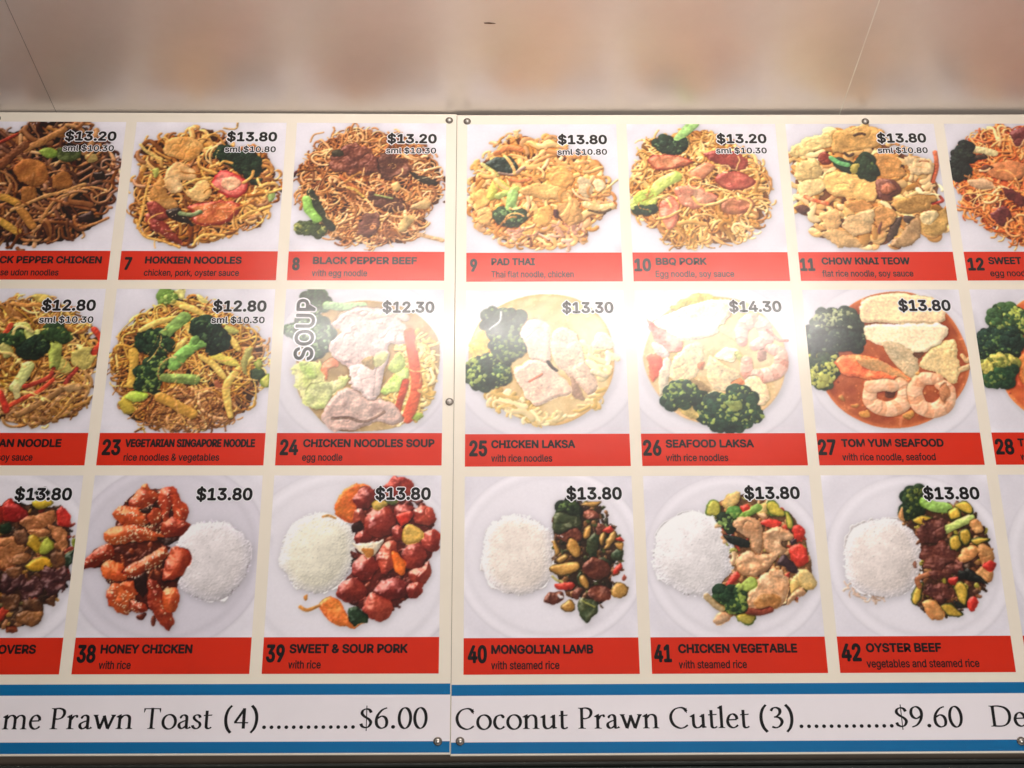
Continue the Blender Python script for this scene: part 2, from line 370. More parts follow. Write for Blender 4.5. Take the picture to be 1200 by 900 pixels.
        food = (s.L > 0) & (np.array([n not in ('background', 'plate', 'bowl') for n in s.names])[s.L])
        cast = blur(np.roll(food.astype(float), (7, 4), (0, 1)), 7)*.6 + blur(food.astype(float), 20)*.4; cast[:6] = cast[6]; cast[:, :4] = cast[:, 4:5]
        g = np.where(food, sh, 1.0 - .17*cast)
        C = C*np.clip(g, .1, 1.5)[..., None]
        ex = np.where(food, oc*1.0, oc*.2)
        C = np.clip(C, .004, 1.2)**(1 + ex[..., None]*np.array([.8, 1., 1.15])) * (1 - np.where(food, .2, .08)*np.clip(oc, 0, 1))[..., None]
        h = np.array([l[0], l[1], l[2]+1]); h /= np.linalg.norm(h)
        sp = np.clip(nx*h[0] + ny*h[1] + nz*h[2], 0, 1)**28
        C = C + (s.G*sp*1.1*food)[..., None]*np.array([1, .97, .92])
        C = C + (s.G*food*np.clip(s.n1*.6 + s.n2*.6 + (dif-.7)*2 - 1.0, 0, 1)*.5)[..., None]
        C = C + np.where(food, .012, .004)[..., None]*s.n3[..., None]
        m = C.mean(-1, keepdims=True); C = m + (C-m)*sat
        C = np.clip((C-.55)*(contrast + .03) + .55, 0, 1)
        C = .45*C + .55*np.stack([blur(C[..., i], 1) for i in range(3)], -1)
        C = C.reshape(NG, 2, NG, 2, 3).mean((1, 3))
        Lq = s.L[::2, ::2]
        return np.clip(C, 0, 1), Lq
# ---------------------------------------------------------------- lettering
FD = os.path.join(bpy.utils.resource_path('LOCAL'), 'datafiles', 'fonts', 'Inter.woff2')
try: FONT = bpy.data.fonts.load(FD)
except Exception: FONT = None
CACHE = {}
def outline(body):
    """closed contours of a line of grotesque lettering, in font units"""
    cu = bpy.data.curves.new('lettering', 'FONT'); cu.body = body; cu.size = 1
    if FONT: cu.font = FONT
    o = bpy.data.objects.new('lettering', cu); COL.objects.link(o)
    dg = bpy.context.evaluated_depsgraph_get(); ev = o.evaluated_get(dg); c2 = ev.to_curve(dg); out = []
    for sp in c2.splines:
        b = sp.bezier_points; n = len(b); P = []
        for k in range(n):
            p, q = b[k], b[(k+1) % n]; p0, p1, p2, p3 = (np.array(v[:2]) for v in (p.co, p.handle_right, q.handle_left, q.co))
            straight = abs(np.cross(p1-p0, p3-p0)) + abs(np.cross(p2-p0, p3-p0)) < 1e-6
            for t in ([0.] if straight else (0., .25, .5, .75)): P.append((1-t)**3*p0 + 3*t*(1-t)**2*p1 + 3*t*t*(1-t)*p2 + t**3*p3)
        out.append(np.array(P))
    ev.to_curve_clear(); bpy.data.objects.remove(o); bpy.data.curves.remove(cu)
    return out
def area(P): x, y = P[:, 0], P[:, 1]; return .5*np.sum(x*np.roll(y, -1) - np.roll(x, -1)*y)
def glyph_mesh(body):
    """triangles; overlapping strokes of a letter are filled one by one, counters stay open"""
    if body in CACHE: return CACHE[body]
    cs = [c for c in outline(body) if len(c) > 2]; big = max(cs, key=lambda c: abs(area(c))); sg = np.sign(area(big))
    V, F = [], []
    for c in cs:
        if np.sign(area(c)) != sg: continue
        holes = [h for h in cs if np.sign(area(h)) != sg and inside(c, h[:1, 0], h[:1, 1])[0]]
        loops = [[Vector((x, y, 0)) for x, y in l] for l in [c] + holes]
        o = len(V); V += [tuple(v[:2]) for l in loops for v in l]; F += [tuple(o+i for i in t) for t in tessellate_polygon(loops)]
    CACHE[body] = (np.array(V), F)
    return CACHE[body]
ADV = {}
def advance(c):
    if c not in ADV:
        wid = lambda t: np.ptp(np.concatenate(outline(t))[:, 0])
        ADV[c] = wid('H' + c + 'H') - wid('HH')
    return ADV[c]
CAPH = 0.0
def text(name, s, x0, x1, base, cap, lay, mat, parent, grow=0., over=0., vertical=False):
    """lettering fitted between x0 and x1 (metres) on a baseline; grow = heavier cut of the letters, over = white outline beyond it (metres)"""
    global CAPH
    if not CAPH: CAPH = np.ptp(glyph_mesh('H')[0][:, 1])
    x, runs = 0., []
    for c in s:
        if c != ' ':
            v, f = glyph_mesh(c); runs.append((v + [x, 0], f))
        x += advance(c)
    lo = min(v[:, 0].min() for v, f in runs); hi = max(v[:, 0].max() for v, f in runs)
    sx = (x1-x0-2*grow)/(hi-lo); sy = (cap-2*grow)/CAPH
    gr = grow + over; k = 12 if gr > .0012 else (8 if gr else 0)
    sh = [(0, 0)] + [(gr*math.cos(a), gr*math.sin(a)) for a in np.arange(k)*2*math.pi/max(k, 1)]
    V, F = [], []
    for v, f in runs:
        P = np.stack([(v[:, 0]-lo)*sx + x0 + grow, v[:, 1]*sy + base + grow], 1)
        for i, (dx, dz) in enumerate(sh):
            o = len(V); V += [(p[0]+dx, -lay*LAYER + i*.000006, p[1]+dz) for p in P]; F += [tuple(o+j for j in q) for q in f]
    if vertical:
        cx, cz = x0, base
        V = [(cx - (z-cz), y, cz + (x-cx)) for x, y, z in V]
    return mesh_obj(name, V, F, mat, parent)
# serif lettering of the bottom strip: drawn with a broad nib along a skeleton (cap height 1, x height .68)
NA, NB, NT = .068, .030, math.radians(13)
def nib(pts, smooth=True, closed=False, k=1.0):
    P = curve(pts, closed, 7) if smooth else np.array(pts, float)
    if closed: P = np.concatenate([P, P[:1]])
    if not smooth: P = np.concatenate([np.linspace(P[i], P[i+1], 5)[(0 if i == 0 else 1):] for i in range(len(P)-1)])
    t = np.gradient(P, axis=0)
    if closed: t[0] = t[-1] = P[1]-P[-2]
    t /= np.linalg.norm(t, axis=1)[:, None] + 1e-9; n = np.stack([-t[:, 1], t[:, 0]], 1)
    e1 = np.array([math.cos(NT), math.sin(NT)]); e2 = np.array([-e1[1], e1[0]])
    h = np.sqrt((NA*(n@e1))**2 + (NB*(n@e2))**2)[:, None]*k
    A, B = P+n*h, P-n*h; m = len(P)
    return np.concatenate([A, B]), [(i, i+1, m+i+1, m+i) for i in range(m-1)]
def shape(pts): return np.array(pts, float), [tuple(range(len(pts)))]
def foot(x, y=0., l=.15, r=.15):
    return shape([(x-l, y), (x+r, y), (x+r, y+.028), (x+.085, y+.045), (x+.063, y+.1), (x-.063, y+.1), (x-.085, y+.045), (x-l, y+.028)])
def head_serif(x, y, l=.15, r=.15):
    return shape([(x-l, y), (x-l, y-.028), (x-.085, y-.045), (x-.063, y-.1), (x+.063, y-.1), (x+.085, y-.045), (x+r, y-.028), (x+r, y)])
def flag(x, y): return shape([(x-.16, y-.10), (x-.16, y-.125), (x-.065, y-.16), (x+.065, y-.2), (x+.065, y+.01), (x+.03, y+.01)])
def stem(x, y0, y1): return nib([(x, y0), (x, y1)], False)
def ball(x, y, r=.05): return shape([(x+r*math.cos(a), y+r*math.sin(a)) for a in np.arange(10)*.6283])
SG = {
 'l': (.34, [stem(.17, 0, 1.06), foot(.17), flag(.17, 1.07)]),
 'n': (.78, [stem(.17, 0, .66), foot(.17), flag(.17, .69), nib([(.2, .5), (.32, .63), (.46, .655), (.575, .57), (.6, .4), (.6, .05)]), foot(.6)]),
 'm': (1.2, [stem(.17, 0, .66), foot(.17), flag(.17, .69), nib([(.2, .5), (.32, .63), (.45, .655), (.56, .57), (.585, .4), (.585, .05)]), foot(.585, 0, .12, .12), nib([(.61, .5), (.74, .63), (.87, .655), (.98, .57), (1.005, .4), (1.005, .05)]), foot(1.005)]),
 'r': (.52, [stem(.17, 0, .66), foot(.17, 0, .15, .18), flag(.17, .69), nib([(.2, .46), (.3, .6), (.4, .64), (.46, .6)]), ball(.45, .59, .055)]),
 'u': (.78, [nib([(.17, .62), (.17, .25), (.2, .1), (.3, .02), (.44, .05), (.57, .17)]), flag(.17, .67), stem(.6, .02, .66), flag(.6, .67), shape([(.56, .0), (.74, .03), (.74, .06), (.66, .1), (.56, .12)])]),
 't': (.46, [nib([(.19, .86), (.19, .2), (.21, .06), (.3, .01), (.43, .07)]), shape([(.04, .6), (.42, .62), (.44, .675), (.06, .655)])]),
 'o': (.72, [nib([(.36+.28*math.cos(a), .335+.34*math.sin(a)) for a in np.arange(12)*.5236], True, True)]),
 'c': (.6, [nib([(.5, .55), (.42, .65), (.31, .66), (.17, .57), (.1, .34), (.16, .12), (.3, .015), (.43, .04), (.53, .13)]), ball(.485, .56, .05)]),
 'e': (.62, [nib([(.13, .385), (.51, .4)], False), nib([(.515, .41), (.49, .56), (.35, .665), (.19, .58), (.1, .34), (.16, .12), (.31, .015), (.45, .05), (.55, .14)])]),
 'a': (.62, [nib([(.13, .52), (.2, .62), (.3, .655), (.4, .59), (.42, .45), (.42, .14), (.46, .03), (.56, .05), (.6, .09)]), nib([(.42, .4), (.26, .35), (.11, .25), (.1, .11), (.2, .02), (.31, .06), (.42, .16)]), ball(.145, .53, .045)]),
 's': (.5, [nib([(.4, .52), (.36, .62), (.25, .66), (.14, .6), (.13, .49), (.24, .38), (.38, .28), (.41, .15), (.32, .03), (.2, .015), (.1, .09), (.08, .17)], k=.95)]),
 'w': (1.02, [nib([(.13, .66), (.33, .03)], False), nib([(.33, .0), (.52, .62)], False), nib([(.49, .64), (.69, .03)], False), nib([(.69, .0), (.91, .64)], False), head_serif(.13, .68, .11, .12), head_serif(.91, .68, .12, .1)]),
 'P': (.74, [stem(.2, 0, 1), foot(.2, 0, .16, .18), head_serif(.2, 1, .16, .1), nib([(.2, .97), (.4, .985), (.58, .9), (.62, .73), (.53, .55), (.36, .48), (.24, .49)])]),
 'T': (.86, [stem(.43, 0, 1), foot(.43, 0, .17, .17), shape([(.05, .985), (.81, .985), (.81, .94), (.05, .94)]), shape([(.05, .96), (.05, .78), (.075, .78), (.13, .93)]), shape([(.81, .96), (.81, .78), (.785, .78), (.73, .93)])]),
 'C': (.92, [nib([(.8, .8), (.69, .94), (.52, .985), (.28, .9), (.12, .68), (.1, .42), (.22, .15), (.46, .01), (.66, .03), (.83, .15)]), shape([(.79, .72), (.82, .72), (.815, .97), (.79, .97), (.76, .86)])]),
 'D': (1.02, [stem(.2, 0, 1), foot(.2, 0, .16, .1), head_serif(.2, 1, .16, .1), nib([(.2, .975), (.45, .98), (.72, .9), (.88, .7), (.89, .4), (.77, .15), (.55, .03), (.2, .025)])]),
 'S': (.66, [nib([(.54, .8), (.48, .93), (.35, .985), (.2, .92), (.15, .77), (.25, .61), (.45, .44), (.55, .28), (.48, .1), (.32, .01), (.17, .06), (.1, .2)])]),
 '0': (.68, [nib([(.34+.25*math.cos(a), .48+.49*math.sin(a)) for a in np.arange(12)*.5236], True, True)]),
 '4': (.68, [nib([(.45, 0), (.45, .97)], False), nib([(.46, .95), (.08, .28)], False), shape([(.05, .25), (.64, .25), (.64, .31), (.05, .31)])]),
 '6': (.68, [nib([(.57, .97), (.36, .87), (.17, .62), (.11, .35), (.16, .12), (.33, .0), (.52, .08), (.57, .3), (.5, .5), (.34, .57), (.17, .47)])]),
 '9': (.68, [nib([(.1, .0), (.32, .1), (.5, .34), (.57, .62), (.52, .85), (.35, .97), (.17, .88), (.11, .67), (.18, .48), (.34, .41), (.52, .52)])]),
 '3': (.64, [nib([(.11, .8), (.2, .93), (.34, .96), (.47, .87), (.47, .7), (.35, .55), (.22, .5)]), nib([(.25, .52), (.44, .47), (.54, .3), (.46, .1), (.29, .0), (.12, .05)])]),
 '$': (.66, [nib([(.54, .74), (.47, .87), (.33, .92), (.18, .85), (.14, .7), (.25, .56), (.44, .43), (.53, .28), (.46, .1), (.32, .03), (.16, .09), (.1, .22)]), shape([(.32, -.13), (.36, -.13), (.36, 1.08), (.32, 1.08)])]),
 '(': (.42, [nib([(.34, 1.1), (.2, .9), (.12, .62), (.12, .3), (.2, .0), (.34, -.2)])]),
 ')': (.42, [nib([(.08, 1.1), (.22, .9), (.3, .62), (.3, .3), (.22, .0), (.08, -.2)])]),
 '.': (.34, [ball(.17, .06, .09)]),
}
def serif(name, words, base, cap, lay, mat, parent):
    V, F, k = [], [], 0
    for wd, x0, x1 in words:
        x, parts = 0., []
        for c in wd:
            adv, sh = SG[c]
            for v, f in sh: parts.append((v + [x, 0], f))
            x += adv
        lo = min(v[:, 0].min() for v, f in parts); hi = max(v[:, 0].max() for v, f in parts); s = (x1-x0)/(hi-lo)
        for v, f in parts:
            o = len(V); k += 1
            V += [(x0 + (a-lo)*s, -lay*LAYER - (k % 7)*.000004, base + b*cap) for a, b in v]; F += [tuple(o+j for j in q) for q in f]
    return mesh_obj(name, V, F, mat, parent)
# ---------------------------------------------------------------- the setting
def soffit_mat():
    m, nt, b = nodes('soffit_laminate'); b.inputs['Roughness'].default_value = SOFF_ROUGH; b.inputs['IOR'].default_value = SOFF_IOR; b.inputs['Metallic'].default_value = SOFF_METAL
    g = nt.nodes.new('ShaderNodeNewGeometry')
    n = nt.nodes.new('ShaderNodeTexNoise'); n.inputs['Scale'].default_value = 7; n.inputs['Detail'].default_value = 5; n.inputs['Roughness'].default_value = .65
    r = nt.nodes.new('ShaderNodeValToRGB'); r.color_ramp.elements[0].position = .3; r.color_ramp.elements[0].color = (*lin(SOFF_A), 1); r.color_ramp.elements[1].position = .7; r.color_ramp.elements[1].color = (*lin(SOFF_B), 1)
    n2 = nt.nodes.new('ShaderNodeTexNoise'); n2.inputs['Scale'].default_value = 900; n2.inputs['Detail'].default_value = 2
    mx = nt.nodes.new('ShaderNodeMix'); mx.data_type = 'RGBA'; mx.blend_type = 'OVERLAY'; mx.inputs['Factor'].default_value = .15
    n3 = nt.nodes.new('ShaderNodeTexNoise'); n3.inputs['Scale'].default_value = 11; n3.inputs['Detail'].default_value = 4
    mr = nt.nodes.new('ShaderNodeMapRange'); mr.inputs[1].default_value = .3; mr.inputs[2].default_value = .7; mr.inputs[3].default_value = SOFF_ROUGH-.03; mr.inputs[4].default_value = SOFF_ROUGH+.04
    bp = nt.nodes.new('ShaderNodeBump'); bp.inputs['Strength'].default_value = .06; bp.inputs['Distance'].default_value = .0006
    L = nt.links.new
    for q in (n, n2, n3): L(g.outputs['Position'], q.inputs['Vector'])
    L(n.outputs['Fac'], r.inputs[0]); L(r.outputs[0], mx.inputs[6]); L(n2.outputs['Fac'], mx.inputs[7]); L(mx.outputs[2], b.inputs['Base Color'])
    L(n3.outputs['Fac'], mr.inputs[0]); L(mr.outputs[0], b.inputs['Roughness']); L(n2.outputs['Fac'], bp.inputs['Height']); L(bp.outputs['Normal'], b.inputs['Normal'])
    return m
def plain(name, rgb, rough, vary=.15, scale=12):
    m, nt, b = nodes(name); b.inputs['Roughness'].default_value = rough
    n = nt.nodes.new('ShaderNodeTexNoise'); n.inputs['Scale'].default_value = scale; n.inputs['Detail'].default_value = 6
    g = nt.nodes.new('ShaderNodeNewGeometry'); nt.links.new(g.outputs['Position'], n.inputs['Vector'])
    r = nt.nodes.new('ShaderNodeValToRGB'); c = lin(rgb)
    r.color_ramp.elements[0].position = .3; r.color_ramp.elements[0].color = (*(c*(1-vary)), 1); r.color_ramp.elements[1].position = .7; r.color_ramp.elements[1].color = (*np.clip(c*(1+vary), 0, 1), 1)
    nt.links.new(n.outputs['Fac'], r.inputs[0]); nt.links.new(r.outputs[0], b.inputs['Base Color'])
    return m
M_SOFF = soffit_mat(); M_WALL = plain('wall_paint', (90, 78, 66), .8); M_DARK = plain('dark_green_metal', (20, 27, 23), .5, .25, 30); M_EDGE = plain('worn_edge_metal', (34, 36, 31), .6, .2, 60)
M_CREAM = flat_mat('cream_sheet', CREAM, .03); M_RED = flat_mat('red_caption_ink', RED, .05); M_BLUE = flat_mat('blue_stripe_ink', BLUE, .05); M_LILAC = flat_mat('white_strip_ink', STRIP, .03)
M_BLACK = flat_mat('black_ink', (16, 13, 15), .0); M_MAROON = M_BLACK; M_WHITE = flat_mat('white_outline_ink', (238, 236, 240), .0)
M_PRINT = print_mat(); M_SCREW = metal_mat('steel_screw', (226, 220, 212), .4); M_RIM = metal_mat('dark_screw_rim', (128, 120, 112), .45); M_JOINT = plain('joint_filler', (246, 238, 226), .6); M_JDARK = plain('joint_shadow_gap', (70, 56, 46), .8); M_SCRATCH = plain('brown_scuff', (92, 60, 40), .7)
ZS = Z0 + .0245                # underside of the soffit
wall = mesh_obj('wall', *box(-1.9, 1.9, .012, .05, Z0 - 1.6, ZS + .05), M_WALL); wall['kind'] = 'structure'
ceil = mesh_obj('ceiling', *box(-1.9, 1.9, -1.3, .012, ZS + .012, ZS + .04), M_WALL); ceil['kind'] = 'structure'
for x0, x1 in ((-1.9, -.6905), (-.6895, .6298), (.6308, 1.9)):
    mesh_obj('ceiling_panel', *box(x0, x1, -1.3, .011, ZS, ZS + .0115), M_SOFF, ceil)
for x, mt in ((-.69, M_JDARK), (.6303, M_JOINT)):
    mesh_obj('panel_joint', *box(x-.0009, x+.0009, -1.3, .0105, ZS - .0003 if mt is M_JOINT else ZS + .001, ZS + .011), mt, ceil)
sc = mesh_obj('scuff_mark', [(.030, -.2365, ZS - .0004), (.038, -.2372, ZS - .0004), (.047, -.2355, ZS - .0004), (.049, -.2338, ZS - .0004), (.040, -.2332, ZS - .0004), (.031, -.2340, ZS - .0004)], [(0, 1, 2, 3, 4, 5)], M_SCRATCH, ceil)
bulk = empty('bulkhead', (0, 0, Z0 - 1.058)); bulk['label'] = 'dark green metal bulkhead strip under the menu boards'; bulk['category'] = 'bulkhead'
mesh_obj('face', *box(-1.9, 1.9, -.004, .0115, -.5, -.006, .002), M_DARK, bulk)
mesh_obj('top_edge', *box(-1.9, 1.9, -.006, .0115, -.0055, 0., .002), M_EDGE, bulk)
# the strip lamp under the soffit that lights the boards (just out of the picture above)
lampo = empty('strip_light', (LAMP_X, LAMP_Y, ZS)); lampo['label'] = 'fluorescent strip light fixed under the soffit above the boards'; lampo['category'] = 'lamp'
mesh_obj('housing', *box(-LAMP_L/2-.03, LAMP_L/2+.03, -.03, .03, -.022, -.0005), plain('lamp_housing_paint', (225, 222, 215), .5), lampo)
mt, nt, b = nodes('lit_tube'); b.inputs['Emission Color'].default_value = (*LAMP_C, 1); b.inputs['Emission Strength'].default_value = LAMP_E; b.inputs['Base Color'].default_value = (.8, .8, .8, 1)
R, N = .014, 16
tv = [(x, R*math.cos(a), -.052 + R*math.sin(a)) for x in (-LAMP_L/2, LAMP_L/2) for a in np.arange(N)*2*math.pi/N]
mesh_obj('tube', tv, [(i, (i+1) % N, N+(i+1) % N, N+i) for i in range(N)], mt, lampo, True)
for s in (-1, 1): mesh_obj('lamp_holder', *box(s*(LAMP_L/2+.008)-.008, s*(LAMP_L/2+.008)+.008, -.012, .012, -.07, -.021, .002), M_RIM, lampo)
# ---------------------------------------------------------------- menu boards
W, G, HP, HC, GV = .25, .01734, .24779, .05304, .01611
def make_board(name, loc, rot, u0, u1, label, seed):
    b = empty(name, loc, rot); b['label'] = label; b['category'] = 'menu board'; b['group'] = 'menu boards under the soffit'
    mesh_obj('sheet', *box(u0, u1, 0, .004, -1.0483, .0192, .0006), M_CREAM, b)
    e = .0007
    rect('blue_stripe', u0+e, u1-e, -.9647, -.9490, 1, M_BLUE, b)
    st = rect('white_strip', u0+e, u1-e, -1.0297, -.9649, 1, M_LILAC, b)
    rect('blue_stripe', u0+e, u1-e, -1.0455, -1.0299, 1, M_BLUE, b)
    return b, st
left, left_strip = make_board('menu_board', (-.03514, 0, Z0+.00205), (0, .00133, .010117), -3*W-2*G-.0175, .0173, 'cream menu board with Hokkien noodles, honey chicken and prawn toast', 1)
right, right_strip = make_board('menu_board', (0, 0, Z0), (0, .0015, 0), -.0172, 4*W+3*G+.0175, 'cream menu board with pad thai, chicken laksa and coconut prawn cutlet', 2)
def mm(x): return x/1000.
serif('lettering', [('Sesa', -.697, -.6075), ('me', -.6046, -.5516), ('Prawn', -.5387, -.4243), ('Toast', -.4101, -.3144), ('(4)', -.2979, -.2505), ('.'*13, -.2445, -.1155), ('$6.00', -.1095, -.0145)], -1.0117, .0293, 2, M_BLACK, left_strip)
serif('lettering', [('Coconut', -.0106, .1466), ('Prawn', .1609, .2741), ('Cutlet', .2884, .4005), ('(3)', .4148, .4625), ('.'*13, .470, .602), ('$9.60', .6046, .7003), ('De', .7385, .789)], -1.0117, .0293, 2, M_BLACK, right_strip)
def screw(parent, u, v):
    N = 20; prof = [(.0062, 0), (.0062, -.0009), (.0054, -.0018), (.0046, -.0021), (.0036, -.0019), (.0030, -.0030), (.0018, -.0038), (.0006, -.0040)]
    V = [(u + r*math.cos(a), y - .0003, v + r*math.sin(a)) for r, y in prof[:5] for a in np.arange(N)*2*math.pi/N]
    F = [(k*N+i, k*N+(i+1) % N, (k+1)*N+(i+1) % N, (k+1)*N+i) for k in range(4) for i in range(N)]
    s = mesh_obj('screw', V, [tuple(reversed(f)) for f in F], M_RIM, parent, True)
    V = [(u + r*math.cos(a), y - .0003, v + r*math.sin(a)) for r, y in prof[4:] for a in np.arange(N)*2*math.pi/N]
    F = [(k*N+i, k*N+(i+1) % N, (k+1)*N+(i+1) % N, (k+1)*N+i) for k in range(3) for i in range(N)] + [tuple(3*N+i for i in range(N))]
    mesh_obj('screw_head', V, [tuple(reversed(f)) for f in F], M_SCREW, s, True)
for u, v in ((.0049, .0058), (.0108, -.5127), (.0, -1.0303), (-.75, .0058), (-.75, -1.0303)): screw(left, u, v)
for u, v in ((-.0001, .0058), (.67, .0045), (-.0039, -1.0283), (.7775, -1.0322)): screw(right, u, v)
# ---------------------------------------------------------------- dishes
def clean_labels(L, n):
    """stray specks take the label of the cell beside them, so that each printed piece is one patch"""
    for _ in range(3):
        best = np.zeros(L.shape, int) - 1; out = L.copy(); P = np.pad(L, 1, mode='edge')
        nb = np.stack([P[1+dy:1+dy+L.shape[0], 1+dx:1+dx+L.shape[1]] for dy in (-1, 0, 1) for dx in (-1, 0, 1)])
        for k in np.unique(L):
            c = (nb == k).sum(0); m = c > best; best[m] = c[m]; out[m] = k
        L = out
    return L
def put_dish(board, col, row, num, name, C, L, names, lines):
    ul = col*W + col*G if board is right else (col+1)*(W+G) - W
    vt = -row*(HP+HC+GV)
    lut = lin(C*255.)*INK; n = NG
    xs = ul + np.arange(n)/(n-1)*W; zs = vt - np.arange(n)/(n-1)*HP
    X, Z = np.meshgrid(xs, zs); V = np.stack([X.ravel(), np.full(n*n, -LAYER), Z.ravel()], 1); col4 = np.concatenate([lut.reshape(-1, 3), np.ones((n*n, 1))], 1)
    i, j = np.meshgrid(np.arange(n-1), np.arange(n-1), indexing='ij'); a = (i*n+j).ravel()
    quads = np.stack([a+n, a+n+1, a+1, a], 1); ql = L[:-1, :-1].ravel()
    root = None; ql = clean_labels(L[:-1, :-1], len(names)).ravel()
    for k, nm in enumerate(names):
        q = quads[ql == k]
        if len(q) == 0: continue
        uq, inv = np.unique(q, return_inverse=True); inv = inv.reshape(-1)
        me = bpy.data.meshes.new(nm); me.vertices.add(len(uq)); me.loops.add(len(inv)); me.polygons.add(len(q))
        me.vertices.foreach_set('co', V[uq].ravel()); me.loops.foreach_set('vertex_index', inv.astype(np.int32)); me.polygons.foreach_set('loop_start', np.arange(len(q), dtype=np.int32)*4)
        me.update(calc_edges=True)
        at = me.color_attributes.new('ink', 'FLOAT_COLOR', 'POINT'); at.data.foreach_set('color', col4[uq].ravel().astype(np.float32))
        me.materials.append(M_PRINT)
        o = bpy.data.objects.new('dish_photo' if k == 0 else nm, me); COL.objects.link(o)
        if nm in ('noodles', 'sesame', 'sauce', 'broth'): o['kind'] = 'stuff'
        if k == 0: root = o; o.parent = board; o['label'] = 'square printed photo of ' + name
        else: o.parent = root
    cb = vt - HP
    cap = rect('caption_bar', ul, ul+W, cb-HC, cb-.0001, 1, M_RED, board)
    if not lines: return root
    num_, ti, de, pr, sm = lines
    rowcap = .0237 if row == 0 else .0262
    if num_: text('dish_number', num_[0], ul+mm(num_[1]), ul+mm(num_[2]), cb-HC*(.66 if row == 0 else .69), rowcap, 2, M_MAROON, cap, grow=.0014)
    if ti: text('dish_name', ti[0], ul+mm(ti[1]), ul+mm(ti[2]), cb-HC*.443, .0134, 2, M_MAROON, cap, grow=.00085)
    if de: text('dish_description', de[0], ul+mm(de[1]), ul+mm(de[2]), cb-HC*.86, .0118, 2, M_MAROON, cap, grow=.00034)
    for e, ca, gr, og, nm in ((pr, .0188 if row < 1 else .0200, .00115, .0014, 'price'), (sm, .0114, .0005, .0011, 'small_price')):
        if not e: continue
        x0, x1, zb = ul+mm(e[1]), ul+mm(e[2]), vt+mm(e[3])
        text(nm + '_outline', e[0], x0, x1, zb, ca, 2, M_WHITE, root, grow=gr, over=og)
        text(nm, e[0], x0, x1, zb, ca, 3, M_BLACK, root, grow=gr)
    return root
d = Dish(6)   # black pepper chicken udon noodles
d.strands([(.028,.426),(.02,.103),(.22,.055),(.341,-.0),(.546,-.017),(.716,.006),(.79,.084),(.947,.238),(.989,.299),(.996,.528),(.961,.737),(.874,.855),(.734,.943),(.602,.98),(.33,.98),(.123,.828)], 230, .021, [(128,76,40),(104,58,30),(152,96,52),(72,40,26),(172,120,70),(88,46,28)], length=.26, curl=.8, dome=.05, under=(40,24,18), z=.05, gloss=.22)
d.tube([(.357,.226),(.476,.148),(.594,.066)], .05, (172,118,62), (140,86,44), name='chicken')
d.tube([(.22,.349),(.274,.272),(.353,.195)], .06, (120,66,36), name='chicken')
d.tube([(.172,.18),(.231,.141),(.29,.102)], .025, (170,50,30), name='chilli')
d.blob([(.448,.233),(.521,.202),(.579,.263),(.557,.294),(.471,.268)], (150,170,70), (90,120,40), name='broccoli', bump=.006)
d.blob([(.573,.209),(.702,.216),(.722,.285),(.636,.317),(.582,.286)], (52,62,32), (90,100,50), name='broccoli', bump=.01)
d.blob([(.759,.27),(.821,.254),(.84,.308),(.783,.319)], (190,160,90), name='chicken')
d.blob([(.303,.394),(.331,.318),(.418,.302),(.515,.363),(.532,.454),(.469,.507),(.378,.485)], (178,116,56), (140,80,36), name='chicken', bump=.007)
d.blob([(.564,.454),(.633,.393),(.7,.484),(.661,.529),(.585,.522)], (170,104,46), name='chicken', bump=.006)
d.tube([(.24,.591),(.293,.606),(.36,.643)], .05, (196,142,56), name='chicken')
d.tube([(.265,.776),(.32,.813),(.388,.857)], .05, (196,146,58), name='chicken')
d.tube([(.369,.665),(.423,.739),(.476,.812)], .055, (176,116,50), name='chicken')
d.blob([(.371,.53),(.457,.515),(.475,.605),(.397,.635)], (170,106,48), name='chicken', bump=.006)
d.tube([(.33,.695),(.53,.59),(.639,.552),(.778,.495)], .026, (196,140,78), name='noodles')
d.tube([(.528,.783),(.566,.679),(.62,.604),(.679,.574)], .024, (180,124,66), name='noodles')
d.tube([(.737,.745),(.755,.797),(.832,.811),(.956,.752)], .022, (184,120,66), name='noodles')
d.blob([(.825,.407),(.887,.392),(.905,.445),(.843,.46)], (40,26,22), name='mushroom', gloss=.4)
d.blob([(.761,.738),(.845,.708),(.864,.767),(.792,.789)], (46,26,24), name='mushroom', gloss=.4)
d.strands([(.206,.149),(.709,.053),(.966,.422),(.896,.825),(.412,.944),(.252,.68)], 26, .02, [(160,104,56),(188,132,76),(140,82,44)], length=.3, curl=.7, over=True, z=.03, gloss=.25)
C, L = d.finish(contrast=1.08)
o = put_dish(left, -3, 0, 6, 'black pepper chicken udon noodles', C, L, d.names, [None, ('BLACK PEPPER CHICKEN', 46.3, 237.9), ('se udon noodles', 80.1, 172.1), ('$13.20', 151.8, 236.9, -38.1), ('sml $10.30', 151.0, 235.1, -58.1)])
d = Dish(7)   # Hokkien noodles with pork and chicken
d.strands([(.027,.421),(.043,.191),(.163,.097),(.29,.073),(.441,.025),(.587,.071),(.674,.203),(.896,.249),(.983,.417),(.997,.553),(.934,.673),(.869,.836),(.754,.807),(.648,.896),(.478,.955),(.305,.97),(.15,.912),(.033,.736),(.009,.557)], 330, .018, [(204,146,72),(178,114,50),(218,168,96),(150,90,40),(190,130,60),(128,76,38)], length=.24, curl=.9, dome=.06, under=(84,46,22), z=.05, gloss=.15)
d.tube([(.043,.183),(.1,.245),(.194,.298)], .022, (222,184,100), name='noodles')
d.tube([(.586,.048),(.664,.055),(.673,.0)], .014, (206,160,90), name='noodles')
d.blob([(.197,.19),(.256,.128),(.359,.119),(.453,.173),(.447,.251),(.375,.313),(.27,.282),(.21,.26)], (216,164,96), (186,126,60), name='chicken', bump=.008)
